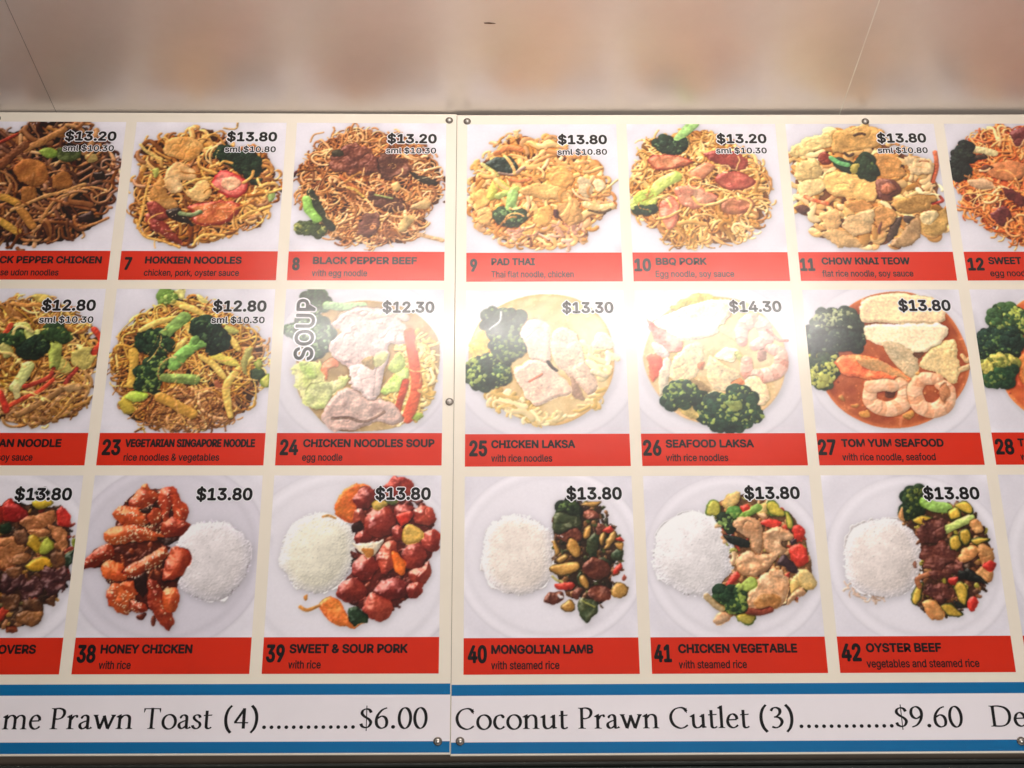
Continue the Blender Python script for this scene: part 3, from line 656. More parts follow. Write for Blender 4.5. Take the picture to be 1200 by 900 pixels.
d.blob([(.239,.375),(.311,.321),(.405,.374),(.437,.45),(.336,.465),(.356,.541),(.281,.556),(.224,.481)], (226,184,128), (196,142,84), name='chicken', bump=.007)
d.blob([(.145,.527),(.207,.436),(.256,.556),(.34,.661),(.254,.676),(.16,.617)], (206,150,82), (176,116,54), name='chicken', bump=.007)
d.blob([(.399,.526),(.488,.45),(.547,.555),(.477,.63),(.397,.586)], (222,176,110), (200,148,84), name='chicken', bump=.005)
d.broc([(.542,.243),(.577,.196),(.702,.234),(.821,.28),(.838,.357),(.792,.433),(.712,.372),(.631,.312),(.578,.289)], None, dark=(22,38,28), mid=(34,56,36), lite=(60,84,50), lit=.06, bs=.012)
d.blob([(.78,.448),(.87,.448),(.847,.493),(.796,.486)], (30,44,30), name='broccoli')
d.blob([(.529,.495),(.585,.388),(.675,.403),(.742,.448),(.772,.509),(.726,.584),(.65,.585),(.571,.54)], (232,150,130), (206,96,84), name='pork', rim=(176,36,36), rimw=.02, bump=.006, gloss=.25)
d.blob([(.615,.449),(.69,.433),(.732,.486),(.672,.54),(.619,.51)], (236,190,150), (222,160,120), name='pork', lift=.002, h=.01)
d.blob([(.403,.661),(.577,.615),(.704,.629),(.733,.689),(.676,.763),(.566,.808),(.452,.794),(.434,.72)], (190,110,56), (160,66,36), name='pork', rim=(150,40,30), rimw=.022, bump=.006, gloss=.35)
d.blob([(.121,.736),(.182,.721),(.264,.794),(.361,.897),(.372,.955),(.273,.897),(.167,.824)], (150,56,38), (110,34,28), name='pork', bump=.006, gloss=.45)
d.blob([(.126,.662),(.173,.617),(.255,.691),(.273,.75),(.199,.765)], (140,52,40), name='pork', gloss=.4)
d.blob([(.255,.691),(.342,.676),(.371,.72),(.441,.808),(.351,.779),(.285,.743)], (40,30,26), name='mushroom', gloss=.4)
d.tube([(.351,.713),(.422,.727),(.483,.705)], .03, (150,160,110), (80,100,60), name='broccoli')
d.blob([(.902,.554),(.945,.538),(.955,.598),(.918,.621)], (170,196,110), name='broccoli')
d.blob([(.144,.375),(.181,.36),(.18,.421),(.157,.443)], (190,190,90), name='broccoli')
d.tube([(.135,.421),(.117,.557),(.106,.706),(.09,.81)], .02, (224,172,88), (196,138,60), name='noodles')
d.tube([(.074,.766),(.135,.883),(.264,.926),(.367,.97)], .02, (224,172,88), (196,138,60), name='noodles')
d.tube([(.436,.282),(.455,.358),(.561,.404)], .02, (224,172,88), (196,138,60), name='noodles')
d.tube([(.657,.327),(.605,.312),(.582,.342)], .02, (224,172,88), (196,138,60), name='noodles')
d.tube([(.744,.479),(.792,.433),(.802,.387)], .02, (224,172,88), (196,138,60), name='noodles')
d.tube([(.781,.644),(.833,.674),(.742,.629)], .02, (224,172,88), (196,138,60), name='noodles')
d.tube([(.713,.763),(.81,.704),(.933,.658)], .02, (224,172,88), (196,138,60), name='noodles')
d.tube([(.453,.955),(.509,.882),(.647,.881)], .02, (224,172,88), (196,138,60), name='noodles')
d.tube([(.836,.524),(.914,.554),(.989,.523)], .02, (224,172,88), (196,138,60), name='noodles')
d.tube([(.352,.496),(.438,.457),(.525,.442)], .02, (224,172,88), (196,138,60), name='noodles')
d.strands([(.043,.452),(.254,.096),(.59,.11),(.971,.432),(.889,.763),(.476,.94),(.117,.824)], 40, .017, [(222,172,90),(196,136,60),(176,110,48)], length=.22, over=True, z=.02)
d.seeds([(.124,.765),(.364,.94),(.688,.763),(.73,.644),(.451,.63)], 45, .005, (235,190,150), name='pork')
C, L = d.finish(contrast=1.06)
o = put_dish(left, -2, 0, 7, 'Hokkien noodles with pork and chicken', C, L, d.names, [('7', 7.0, 19.0), ('HOKKIEN NOODLES', 39.4, 193.4), ('chicken, pork, oyster sauce', 39.7, 190.6), ('$13.80', 152.5, 236.0, -37.9), ('sml $10.80', 150.9, 235.3, -59.1)])
d = Dish(8)   # black pepper beef egg noodles
d.strands([(.023,.416),(.054,.278),(.151,.138),(.29,.075),(.392,.019),(.549,.05),(.679,.073),(.863,.182),(.968,.32),(.99,.488),(.985,.624),(.897,.699),(.874,.818),(.751,.95),(.552,.965),(.326,.952),(.235,.879),(.192,.761),(.047,.628),(.018,.553)], 620, .0125, [(204,142,82),(184,118,62),(218,164,108),(156,94,50),(136,80,44)], length=.2, curl=1.3, dome=.06, under=(90,50,26), z=.05, gloss=.15)
d.tube([(.1,.154),(.123,.099),(.18,.079)], .013, (210,150,90), name='noodles')
d.tube([(.245,.091),(.253,.052),(.247,.036)], .012, (190,130,70), name='noodles')
d.blob([(.236,.324),(.284,.231),(.384,.161),(.476,.199),(.556,.291),(.572,.383),(.47,.414),(.329,.407),(.265,.4)], (124,66,44), (92,44,34), name='beef', bump=.011, gloss=.22, rough=.01)
d.blob([(.556,.276),(.632,.245),(.737,.321),(.777,.398),(.689,.444),(.599,.444),(.571,.368)], (104,58,42), (72,40,32), name='beef', bump=.01, gloss=.2, rough=.012)
d.blob([(.475,.566),(.589,.55),(.692,.595),(.745,.67),(.644,.7),(.529,.641)], (92,52,40), (66,38,30), name='beef', bump=.01, gloss=.2, rough=.012)
d.blob([(.434,.819),(.493,.716),(.582,.73),(.572,.819),(.486,.885)], (120,74,60), (88,52,42), name='beef', bump=.01, rough=.012)
d.blob([(.764,.398),(.842,.413),(.945,.473),(.907,.496),(.817,.459)], (50,40,32), name='mushroom')
d.blob([(.245,.239),(.296,.215),(.323,.254),(.273,.277)], (60,52,34), name='mushroom')
d.tube([(.305,.43),(.371,.483),(.449,.543)], .022, (206,112,56), name='chilli')
d.tube([(.359,.514),(.411,.529),(.463,.581)], .02, (220,176,80), name='noodles')
d.tube([(.539,.566),(.603,.581),(.654,.595)], .014, (150,160,90), name='onion')
d.blob([(.639,.49),(.689,.467),(.703,.52),(.665,.535)], (226,184,116), name='onion')
d.blob([(.77,.67),(.82,.625),(.883,.609),(.903,.647),(.846,.677)], (222,180,120), name='onion')
d.blob([(.698,.804),(.746,.729),(.797,.744),(.761,.818),(.711,.848)], (224,186,120), name='onion')
d.tube([(.119,.552),(.161,.642),(.217,.746),(.27,.82)], .055, (48,52,34), (30,36,24), name='broccoli')
d.tube([(.096,.605),(.119,.687),(.173,.754)], .062, (150,196,96), (120,166,70), name='broccoli')
d.broc([(.031,.806),(.08,.776),(.168,.783),(.233,.82),(.21,.879),(.135,.872),(.059,.857)], None, dark=(52,64,36), mid=(96,112,60), lite=(150,150,80), lit=.35, bs=.012)
d.tube([(.812,.862),(.901,.891),(.982,.913)], .03, (224,178,128), name='noodles')
d.strands([(.305,.43),(.561,.445),(.768,.55),(.823,.759),(.574,.878),(.467,.701)], 70, .012, [(226,176,120),(206,150,92),(190,128,76)], length=.13, curl=1.6, over=True, z=.015)
d.strands([(.069,.309),(.42,.074),(.917,.29),(.921,.609),(.551,.951),(.233,.82)], 60, .0125, [(222,172,112),(206,148,84)], length=.16, curl=1.5, over=True, z=.02)
C, L = d.finish(contrast=1.05)
o = put_dish(left, -1, 0, 8, 'black pepper beef egg noodles', C, L, d.names, [('8', 6.8, 19.1), ('BLACK PEPPER BEEF', 39.6, 206.3), ('with egg noodle', 39.1, 127.2), ('$13.20', 152.0, 234.5, -40.5), ('sml $10.30', 150.6, 233.8, -60.5)])
d = Dish(9)   # pad thai flat noodles
d.strands([(.015,.511),(.072,.297),(.189,.174),(.306,.065),(.449,.112),(.579,.097),(.654,.237),(.859,.284),(.92,.407),(.952,.575),(.935,.694),(.817,.813),(.775,.945),(.637,.944),(.462,.958),(.286,.972),(.173,.898),(.047,.78),(.015,.661)], 380, .024, [(226,166,92),(206,142,72),(236,186,120),(190,122,62),(216,154,84),(214,160,110)], length=.2, curl=.9, dome=.055, under=(120,70,40), z=.04, gloss=.14)
d.strands([(.249,.84),(.465,.752),(.743,.753),(.789,.901),(.637,.944),(.311,.957)], 70, .024, [(196,140,110),(176,120,96),(214,164,134)], length=.14, over=True, z=.03)
d.blob([(.034,.556),(.098,.511),(.162,.557),(.149,.632),(.073,.661)], (232,170,92), (195,143,77), name='chicken', bump=.008, rough=.008)
d.blob([(.34,.542),(.443,.467),(.571,.482),(.685,.543),(.645,.619),(.493,.588)], (230,172,100), (193,144,84), name='chicken', bump=.008, rough=.008)
d.blob([(.427,.722),(.504,.648),(.567,.693),(.54,.767),(.464,.811)], (232,166,88), (195,139,74), name='chicken', bump=.008, rough=.008)
d.blob([(.548,.36),(.651,.345),(.7,.437),(.647,.513),(.546,.482)], (222,156,82), (186,131,69), name='chicken', bump=.008, rough=.008)
d.blob([(.594,.633),(.697,.589),(.757,.724),(.666,.797)], (224,164,96), (188,138,81), name='chicken', bump=.008, rough=.008)
d.blob([(.047,.751),(.123,.662),(.187,.721),(.136,.795)], (226,166,96), (190,139,81), name='chicken', bump=.008, rough=.008)
d.blob([(.306,.065),(.319,.033),(.358,.033),(.351,.096),(.319,.112)], (230,190,130), (193,160,109), name='chicken', bump=.008, rough=.008)
d.tube([(.201,.228),(.266,.189),(.357,.205)], .045, (226,130,70), name='carrot')
d.tube([(.29,.436),(.354,.451),(.418,.436)], .03, (236,130,70), name='carrot')
d.blob([(.124,.313),(.188,.267),(.279,.259),(.336,.321),(.329,.375),(.252,.398),(.162,.359)], (34,50,40), (20,34,30), name='broccoli', gloss=.35, bump=.008)
d.tube([(.104,.32),(.149,.359),(.207,.405)], .03, (226,214,130), name='onion')
d.tube([(.213,.39),(.303,.398),(.381,.344)], .02, (170,130,110), name='onion')
d.tube([(.162,.572),(.2,.466),(.264,.512)], .06, (206,200,90), (170,160,60), name='broccoli')
d.tube([(.206,.572),(.264,.542),(.328,.512)], .045, (186,200,100), name='broccoli')
d.broc([(.187,.721),(.225,.669),(.288,.692),(.364,.677),(.383,.737),(.325,.781),(.237,.788)], [[(.302,.557),(.289,.632),(.275,.722)],[(.295,.632),(.326,.677),(.351,.722)],[(.282,.647),(.25,.692),(.225,.722)]], sw=.075, dark=(30,44,32), mid=(56,76,48), lite=(110,140,86), lit=.14, stemcol=(160,196,110), bs=.012)
d.blob([(.732,.437),(.79,.43),(.826,.514),(.799,.582),(.748,.559)], (240,214,168), (226,190,140), name='chicken', bump=.006)
d.blob([(.828,.468),(.88,.438),(.91,.499),(.863,.559)], (240,214,168), (226,190,140), name='chicken', bump=.006)
d.tube([(.778,.634),(.86,.657),(.949,.65)], .05, (232,194,136), (200,160,100), name='onion')
d.tube([(.796,.679),(.872,.694),(.936,.672)], .02, (90,64,40), name='onion')
d.tube([(.863,.559),(.929,.499),(.989,.446)], .018, (226,186,120), name='noodles')
d.blob([(.568,.671),(.605,.678),(.598,.73),(.566,.723)], (90,50,50), name='carrot')
d.strands([(.085,.359),(.578,.128),(.884,.331),(.765,.871),(.211,.869)], 60, .022, [(234,180,110),(214,150,82),(196,130,70)], length=.2, over=True, z=.025)
C, L = d.finish(contrast=1.0)
o = put_dish(right, 0, 0, 9, 'pad thai flat noodles', C, L, d.names, [('9', 5.9, 17.7), ('PAD THAI', 40.1, 110.2), ('Thai flat noodle, chicken', 40.0, 171.9), ('$13.80', 151.5, 233.6, -40.4), ('sml $10.80', 150.4, 232.9, -61.2)])
d = Dish(10)   # barbecue pork egg noodles
d.strands([(.01,.408),(.056,.223),(.114,.099),(.271,.084),(.469,.037),(.598,.069),(.745,.195),(.844,.257),(.925,.381),(.95,.548),(.895,.758),(.771,.89),(.615,.963),(.413,.977),(.239,.947),(.131,.829),(.023,.71),(.004,.545)], 460, .015, [(222,168,92),(200,140,68),(232,186,118),(176,114,54),(210,152,82)], length=.24, curl=1.1, dome=.055, under=(130,84,40), z=.045, gloss=.14)
d.broc([(.182,.162),(.243,.115),(.319,.146),(.392,.131),(.382,.193),(.301,.24),(.225,.216)], [[(.452,-.003),(.389,.068),(.333,.131)]], sw=.075, dark=(20,38,28), mid=(40,60,42), lite=(80,110,70), lit=.1, stemcol=(160,206,116), bs=.012)
d.blob([(.131,.293),(.197,.247),(.314,.247),(.415,.287),(.426,.317),(.295,.363),(.179,.363)], (206,132,88), (176,84,52), name='pork', rim=(150,50,36), rimw=.016, bump=.006, gloss=.25)
d.blob([(.508,.248),(.588,.21),(.717,.233),(.796,.303),(.758,.38),(.67,.349),(.569,.302)], (166,66,50), (128,42,36), name='pork', bump=.007, gloss=.3)
d.blob([(.41,.379),(.491,.318),(.568,.326),(.552,.379),(.457,.455),(.406,.44)], (216,150,110), (190,110,72), name='pork', rim=(180,90,60), rimw=.01, gloss=.2)
d.blob([(.574,.425),(.655,.38),(.757,.395),(.83,.441),(.8,.502),(.683,.525),(.596,.494)], (190,98,74), (158,60,48), name='pork', rim=(140,46,36), rimw=.016, bump=.007, gloss=.3)
d.blob([(.3,.516),(.378,.486),(.479,.516),(.577,.577),(.536,.622),(.431,.667),(.343,.651),(.309,.576)], (236,176,140), (218,130,100), name='pork', bump=.007, gloss=.25, rim=(214,110,84), rimw=.012)
d.blob([(.205,.621),(.271,.576),(.319,.636),(.299,.77),(.245,.822),(.193,.725)], (228,140,108), (200,96,72), name='pork', bump=.007, gloss=.25)
d.blob([(.598,.652),(.666,.585),(.793,.593),(.814,.653),(.735,.698),(.632,.712)], (176,110,70), (140,74,50), name='pork', bump=.007, gloss=.25)
d.tube([(.032,.635),(.131,.56),(.225,.47),(.311,.417)], .085, (206,214,116), (170,190,84), name='broccoli')
d.blob([(.028,.575),(.108,.515),(.182,.561),(.166,.636),(.063,.65)], (196,206,96), (150,176,70), name='broccoli', bump=.01)
d.broc([(.031,.658),(.089,.65),(.152,.666),(.124,.703),(.061,.695)], None, dark=(30,46,34), mid=(50,66,44), lite=(90,110,60))
d.tube([(.411,.576),(.459,.637),(.587,.622),(.669,.547)], .018, (236,190,110), (210,150,80), name='noodles')
d.tube([(.329,.681),(.25,.726),(.173,.748)], .018, (236,190,110), (210,150,80), name='noodles')
d.tube([(.692,.577),(.791,.623),(.759,.713)], .018, (236,190,110), (210,150,80), name='noodles')
d.tube([(.504,.531),(.594,.524),(.669,.54),(.704,.593)], .018, (236,190,110), (210,150,80), name='noodles')
d.tube([(.358,.379),(.42,.425),(.471,.44)], .018, (236,190,110), (210,150,80), name='noodles')
d.tube([(.745,.38),(.836,.365),(.856,.442)], .018, (236,190,110), (210,150,80), name='noodles')
d.strands([(.035,.408),(.467,.068),(.884,.411),(.802,.817),(.415,.947),(.122,.755)], 50, .015, [(236,194,118),(214,160,82),(196,136,62)], length=.22, over=True, z=.02)
C, L = d.finish(contrast=0.98)
o = put_dish(right, 1, 0, 10, 'barbecue pork egg noodles', C, L, d.names, [('10', 2.0, 29.1), ('BBQ PORK', 36.6, 118.7), ('Egg noodle, soy sauce', 35.5, 161.4), ('$13.20', 149.6, 233.2, -39.0), ('sml $10.30', 147.3, 231.9, -59.0)])
d = Dish(11)   # flat rice noodles with soy sauce
d.strands([(.005,.211),(.131,.102),(.307,.04),(.493,.017),(.622,.033),(.684,.182),(.907,.276),(.981,.307),(.992,.522),(.979,.821),(.803,.909),(.595,.967),(.305,.966),(.147,.907),(.059,.759),(.001,.699),(-.006,.488)], 170, .04, [(226,176,108),(236,194,132),(206,148,80),(196,132,70),(230,186,124)], length=.16, curl=.8, dome=.05, under=(130,80,46), z=.05, gloss=.14)
d.blob([(.018,.211),(.13,.118),(.276,.087),(.293,.181),(.186,.212),(.051,.273)], (236,198,126), (205,172,110), name='flat_noodles', bump=.007, rough=.006)
d.blob([(.29,.212),(.33,.071),(.466,.024),(.597,.025),(.668,.088),(.606,.182),(.472,.213),(.365,.243)], (226,168,90), (197,146,78), name='flat_noodles', bump=.007, rough=.006)
d.blob([(.232,.413),(.39,.382),(.564,.444),(.539,.611),(.407,.588),(.293,.58),(.222,.519)], (232,176,100), (202,153,87), name='flat_noodles', bump=.007, rough=.006)
d.blob([(.571,.26),(.69,.245),(.762,.399),(.655,.437),(.582,.398)], (214,146,74), (186,127,64), name='flat_noodles', bump=.007, rough=.006)
d.blob([(.672,.626),(.82,.567),(.946,.582),(.925,.642),(.803,.702),(.688,.701)], (206,148,72), (179,129,63), name='flat_noodles', bump=.007, rough=.006)
d.blob([(.34,.625),(.458,.596),(.526,.671),(.447,.701),(.361,.67)], (206,140,74), (179,122,64), name='flat_noodles', bump=.007, rough=.006)
d.blob([(.046,.335),(.181,.274),(.208,.397),(.099,.458),(.025,.427)], (238,196,124), (207,171,108), name='flat_noodles', bump=.007, rough=.006)
d.blob([(.059,.473),(.192,.428),(.222,.519),(.127,.579),(.04,.549)], (236,198,132), (205,172,115), name='flat_noodles', bump=.007, rough=.006)
d.blob([(.523,.701),(.604,.656),(.672,.731),(.611,.82),(.534,.835)], (216,150,80), (188,130,70), name='flat_noodles', bump=.007, rough=.006)
d.blob([(.684,.85),(.789,.717),(.824,.791),(.791,.909),(.697,.953),(.609,.952)], (206,158,104), (179,137,90), name='flat_noodles', bump=.007, rough=.006)
d.blob([(.834,.762),(.985,.673),(.983,.836),(.833,.873)], (222,170,90), (193,148,78), name='flat_noodles', bump=.007, rough=.006)
d.blob([(.164,.729),(.271,.67),(.31,.789),(.203,.848)], (226,172,108), (197,150,94), name='flat_noodles', bump=.007, rough=.006)
d.blob([(.326,.76),(.447,.701),(.497,.82),(.402,.878),(.317,.848)], (226,180,122), (197,157,106), name='flat_noodles', bump=.007, rough=.006)
d.blob([(.165,.848),(.317,.848),(.42,.952),(.268,.958)], (230,180,116), (200,157,101), name='flat_noodles', bump=.007, rough=.006)
d.blob([(.777,.276),(.907,.276),(.96,.369),(.864,.415),(.792,.368)], (236,196,140), (205,171,122), name='flat_noodles', bump=.007, rough=.006)
d.blob([(.434,.701),(.525,.686),(.502,.775),(.44,.76)], (234,194,134), (204,169,117), name='flat_noodles', bump=.007, rough=.006)
d.blob([(.829,.702),(.932,.687),(.908,.777),(.83,.791)], (240,210,150), (209,183,130), name='flat_noodles', bump=.007, rough=.006)
d.blob([(.202,.258),(.251,.22),(.286,.259),(.273,.321),(.221,.328)], (140,46,30), name='pork', gloss=.3)
d.blob([(.277,.282),(.337,.267),(.435,.321),(.401,.398),(.315,.359)], (30,50,34), name='broccoli')
d.tube([(.284,.274),(.332,.313),(.389,.329)], .036, (110,190,110), name='broccoli')
d.broc([(.45,.306),(.505,.267),(.564,.321),(.567,.414),(.5,.436),(.442,.383)], None, dark=(24,42,28), mid=(44,64,36), lite=(90,110,50), lit=.08)
d.blob([(.408,.336),(.461,.321),(.448,.383),(.408,.398)], (190,170,70), name='broccoli')
d.blob([(.563,.452),(.68,.445),(.722,.521),(.65,.596),(.562,.581)], (120,60,40), (80,36,30), name='pork', gloss=.3)
d.blob([(.597,.49),(.663,.475),(.697,.521),(.64,.566),(.597,.551)], (166,84,50), name='pork', gloss=.25, lift=.003)
d.tube([(.088,.579),(.149,.61),(.224,.632)], .03, (206,90,50), (226,140,90), name='chilli')
d.tube([(.977,.23),(.977,.338),(.935,.461)], .03, (222,110,66), name='chilli')
d.tube([(.913,.635),(.98,.613),(.971,.582)], .02, (200,60,40), name='chilli')
d.blob([(.004,.669),(.057,.639),(.106,.669),(.051,.707)], (110,64,50), name='pork')
d.blob([(.586,.879),(.656,.761),(.698,.731),(.675,.82),(.612,.923)], (90,66,54), name='mushroom')
d.blob([(.71,.731),(.774,.732),(.743,.776),(.707,.761)], (96,70,60), name='mushroom')
d.tube([(.379,.236),(.403,.259),(.43,.244)], .02, (70,40,30), name='mushroom')
d.tube([(.458,.095),(.499,.08),(.525,.088)], .022, (80,46,30), name='mushroom')
d.blob([(.537,.805),(.566,.775),(.551,.849),(.53,.864)], (110,60,50), name='mushroom')
d.strands([(.766,.368),(.905,.292),(.967,.415),(.898,.552),(.757,.551)], 26, .02, [(236,196,140),(206,140,80),(170,90,50)], length=.12, over=True, z=.02)
C, L = d.finish(contrast=0.98)
o = put_dish(right, 2, 0, 11, 'flat rice noodles with soy sauce', C, L, d.names, [('11', 0.9, 24.9), ('CHOW KNAI TEOW', 36.1, 178.5), ('flat rice noodle, soy sauce', 35.0, 181.4), ('$13.80', 151.2, 233.7, -38.2), ('sml $10.80', 149.9, 233.4, -58.8)])
d = Dish(12)   # orange egg noodles with dark broccoli
d.strands([(.024,.4),(.094,.168),(.257,.027),(.469,.012),(.782,.029),(.934,.295),(.92,.601),(.768,.899),(.504,.971),(.332,.941),(.205,.852),(.154,.763),(.033,.718),(.043,.553)], 520, .014, [(240,150,76),(226,124,56),(246,172,104),(206,96,44),(236,140,70)], length=.22, curl=1.2, dome=.06, under=(150,64,30), z=.05)
d.blob([(.434,.075),(.546,.028),(.553,.154),(.47,.185)], (120,44,40), (90,30,32), name='pork', gloss=.3, bump=.008)
d.blob([(.319,.508),(.393,.524),(.459,.599),(.424,.66),(.357,.599)], (120,44,40), (90,30,32), name='pork', gloss=.3, bump=.008)
d.blob([(.226,.704),(.309,.659),(.352,.719),(.288,.808),(.231,.763)], (120,44,40), (90,30,32), name='pork', gloss=.3, bump=.008)
d.blob([(.621,.217),(.704,.186),(.711,.31),(.617,.325)], (120,44,40), (90,30,32), name='pork', gloss=.3, bump=.008)
d.blob([(.115,.446),(.224,.447),(.267,.508),(.188,.523),(.115,.492)], (246,190,140), name='chicken')
d.blob([(.235,.37),(.376,.294),(.498,.34),(.459,.432),(.302,.447)], (236,140,80), name='chicken', bump=.006)
d.tube([(.129,.2),(.218,.215),(.306,.239)], .055, (240,216,150), name='broccoli')
d.broc([(.003,.315),(.06,.23),(.094,.168),(.157,.184),(.153,.262),(.125,.324),(.136,.385),(.058,.439),(.011,.4)], None, dark=(20,26,26), mid=(34,42,36), lite=(50,60,46), lit=.08)
d.blob([(.171,.27),(.239,.247),(.261,.278),(.207,.293)], (60,40,30), name='broccoli')
d.blob([(.198,.355),(.242,.324),(.29,.347),(.22,.386)], (110,50,30), name='pork')
d.strands([(.101,.215),(.51,.091),(.727,.372),(.395,.853),(.103,.673)], 50, .014, [(250,190,130),(236,150,80)], length=.16, over=True, z=.02)
C, L = d.finish(contrast=1.0)
o = put_dish(right, 3, 0, 12, 'orange egg noodles with dark broccoli', C, L, d.names, [('12', 3.4, 30.0), ('SWEET', 37.4, 91.3), ('egg noodle', 37.4, 105.1), None, None])
d = Dish(22)   # fried noodles with broccoli and red chilli
d.strands([(.188,.416),(.27,.138),(.425,.075),(.585,.043),(.759,.121),(.913,.277),(.997,.369),(.988,.596),(.945,.805),(.788,.936),(.595,.966),(.379,.922),(.227,.687)], 420, .0135, [(206,158,70),(186,130,56),(222,180,90),(150,96,46),(170,120,60)], length=.24, curl=1.1, dome=.06, under=(90,56,26), z=.05)
d.strands([(.381,.746),(.692,.686),(.926,.641),(.968,.775),(.787,.922),(.536,.922)], 140, .013, [(166,116,66),(190,140,76),(130,84,48)], length=.26, over=True, z=.03, ang=-25)
d.blob([(.546,.059),(.613,.043),(.673,.09),(.609,.122)], (206,176,80), (169,144,66), name='cabbage', bump=.007)
d.blob([(.839,.461),(.928,.415),(.988,.476),(.931,.566),(.848,.536)], (206,186,96), (169,153,79), name='cabbage', bump=.007)
d.blob([(.71,.506),(.802,.491),(.853,.581),(.759,.582)], (200,186,90), (164,153,74), name='cabbage', bump=.007)
d.blob([(.45,.262),(.529,.246),(.58,.323),(.516,.354)], (210,206,120), (172,169,98), name='cabbage', bump=.007)
d.blob([(.387,.4),(.439,.385),(.476,.461),(.426,.492)], (190,180,100), (156,148,82), name='cabbage', bump=.007)
d.tube([(.955,.292),(1.004,.369),(.972,.453)], .04, (206,60,36), name='chilli')
d.tube([(.382,.362),(.415,.308),(.436,.262)], .035, (206,70,40), name='chilli')
d.tube([(.429,.107),(.513,.122),(.594,.114)], .03, (226,150,70), name='carrot')
d.broc([(.408,.355),(.469,.308),(.525,.324),(.507,.393),(.44,.393)], None, dark=(28,48,28), mid=(60,90,44))
d.broc([(.652,.308),(.709,.277),(.78,.3),(.794,.361),(.736,.385),(.672,.362)], [[(.726,.415),(.735,.491),(.741,.544)]], sw=.09, dark=(34,56,30), mid=(80,110,50), lite=(140,150,60), lit=.25, stemcol=(176,186,84))
d.broc([(.51,.415),(.557,.362),(.638,.362),(.685,.415),(.652,.468),(.571,.469),(.522,.454)], [[(.551,.308),(.57,.354),(.589,.4)],[(.605,.308),(.604,.354),(.603,.4)]], sw=.06, dark=(18,34,26), mid=(34,56,36), lite=(70,90,50), lit=.1, stemcol=(196,200,110))
d.tube([(.519,.687),(.551,.627),(.582,.552)], .075, (206,206,130), (176,180,100), name='broccoli')
d.tube([(.526,.687),(.535,.731),(.542,.761)], .04, (216,200,130), name='broccoli')
d.tube([(.572,.687),(.661,.657),(.723,.612),(.737,.567)], .03, (176,50,34), name='chilli')
d.tube([(.497,.82),(.57,.775),(.669,.716),(.74,.642)], .03, (206,64,36), name='chilli')
d.tube([(.822,.664),(.849,.611),(.878,.566)], .03, (170,50,40), name='chilli')
d.tube([(.432,.731),(.468,.805),(.487,.849)], .04, (200,50,34), name='chilli')
d.tube([(.557,.878),(.68,.805),(.813,.701)], .04, (160,110,60), name='mushroom')
d.blob([(.818,.686),(.862,.664),(.918,.686),(.882,.723),(.835,.716)], (196,150,96), name='mushroom')
d.tube([(.458,.324),(.466,.285),(.505,.27),(.578,.308)], .02, (222,200,120), name='cabbage')
d.strands([(.331,.185),(.761,.137),(.968,.415),(.941,.775),(.585,.893)], 45, .0135, [(222,184,100),(196,146,70)], length=.22, over=True, z=.02)
C, L = d.finish(contrast=1.04)
o = put_dish(left, -3, 1, 22, 'fried noodles with broccoli and red chilli', C, L, d.names, [None, ('AN NOODLE', 117.6, 211.6), ('soy sauce', 118.4, 171.3), ('$12.80', 153.4, 237.5, -39.7), ('sml $10.30', 152.0, 236.5, -60.9)])
d = Dish(23)   # vegetarian Singapore rice noodles
d.strands([(.011,.597),(.016,.39),(.081,.254),(.204,.147),(.303,.055),(.476,.039),(.613,.069),(.813,.237),(.952,.328),(.994,.581),(.952,.757),(.832,.901),(.682,.972),(.477,.986),(.269,.972),(.118,.873),(.077,.728)], 560, .011, [(206,150,62),(176,116,50),(222,176,84),(140,90,44),(160,104,50)], length=.24, curl=1.1, dome=.06, under=(76,48,24), z=.05)
d.strands([(.265,.786),(.554,.67),(.772,.786),(.782,.929),(.54,.972),(.278,.93)], 230, .01, [(150,98,56),(176,120,70),(122,78,46),(196,140,84)], length=.3, curl=.9, over=True, z=.03, dome=.065)
d.tube([(.347,.101),(.429,.116),(.514,.169)], .042, (226,196,104), (200,160,70), name='cabbage', taper=.3)
d.tube([(.417,.131),(.499,.146),(.57,.2)], .042, (226,196,104), (200,160,70), name='cabbage', taper=.3)
d.tube([(.179,.299),(.28,.238),(.397,.208)], .042, (226,196,104), (200,160,70), name='cabbage', taper=.3)
d.tube([(.565,.478),(.649,.537),(.721,.625)], .042, (226,196,104), (200,160,70), name='cabbage', taper=.3)
d.tube([(.698,.306),(.756,.373),(.8,.433)], .042, (226,196,104), (200,160,70), name='cabbage', taper=.3)
d.tube([(.883,.492),(.785,.596),(.739,.699),(.779,.886)], .05, (226,196,104), (200,160,70), name='cabbage', taper=.3)
d.tube([(.403,.434),(.427,.404),(.463,.359)], .042, (226,196,104), (200,160,70), name='cabbage', taper=.3)
d.tube([(.454,.253),(.484,.298),(.501,.344)], .042, (226,196,104), (200,160,70), name='cabbage', taper=.3)
d.tube([(.147,.449),(.164,.553),(.156,.67)], .06, (210,166,66), (180,136,50), name='cabbage')
d.tube([(.34,.757),(.422,.8),(.545,.872)], .065, (200,150,60), (170,120,44), name='tofu')
d.blob([(.629,.448),(.722,.463),(.82,.537),(.728,.537),(.647,.508)], (216,200,90), (190,170,70), name='cabbage')
d.blob([(.707,.253),(.79,.298),(.766,.328),(.697,.298)], (206,200,100), name='cabbage')
d.blob([(.827,.448),(.878,.418),(.858,.522),(.858,.611),(.821,.552)], (196,186,100), name='cabbage')
d.blob([(.503,.039),(.588,.085),(.535,.1)], (222,206,120), name='cabbage')
d.blob([(.096,.786),(.132,.757),(.192,.844),(.143,.873)], (206,176,60), name='cabbage')
d.blob([(.882,.581),(.926,.552),(.968,.596),(.92,.655),(.885,.625)], (50,66,40), name='broccoli')
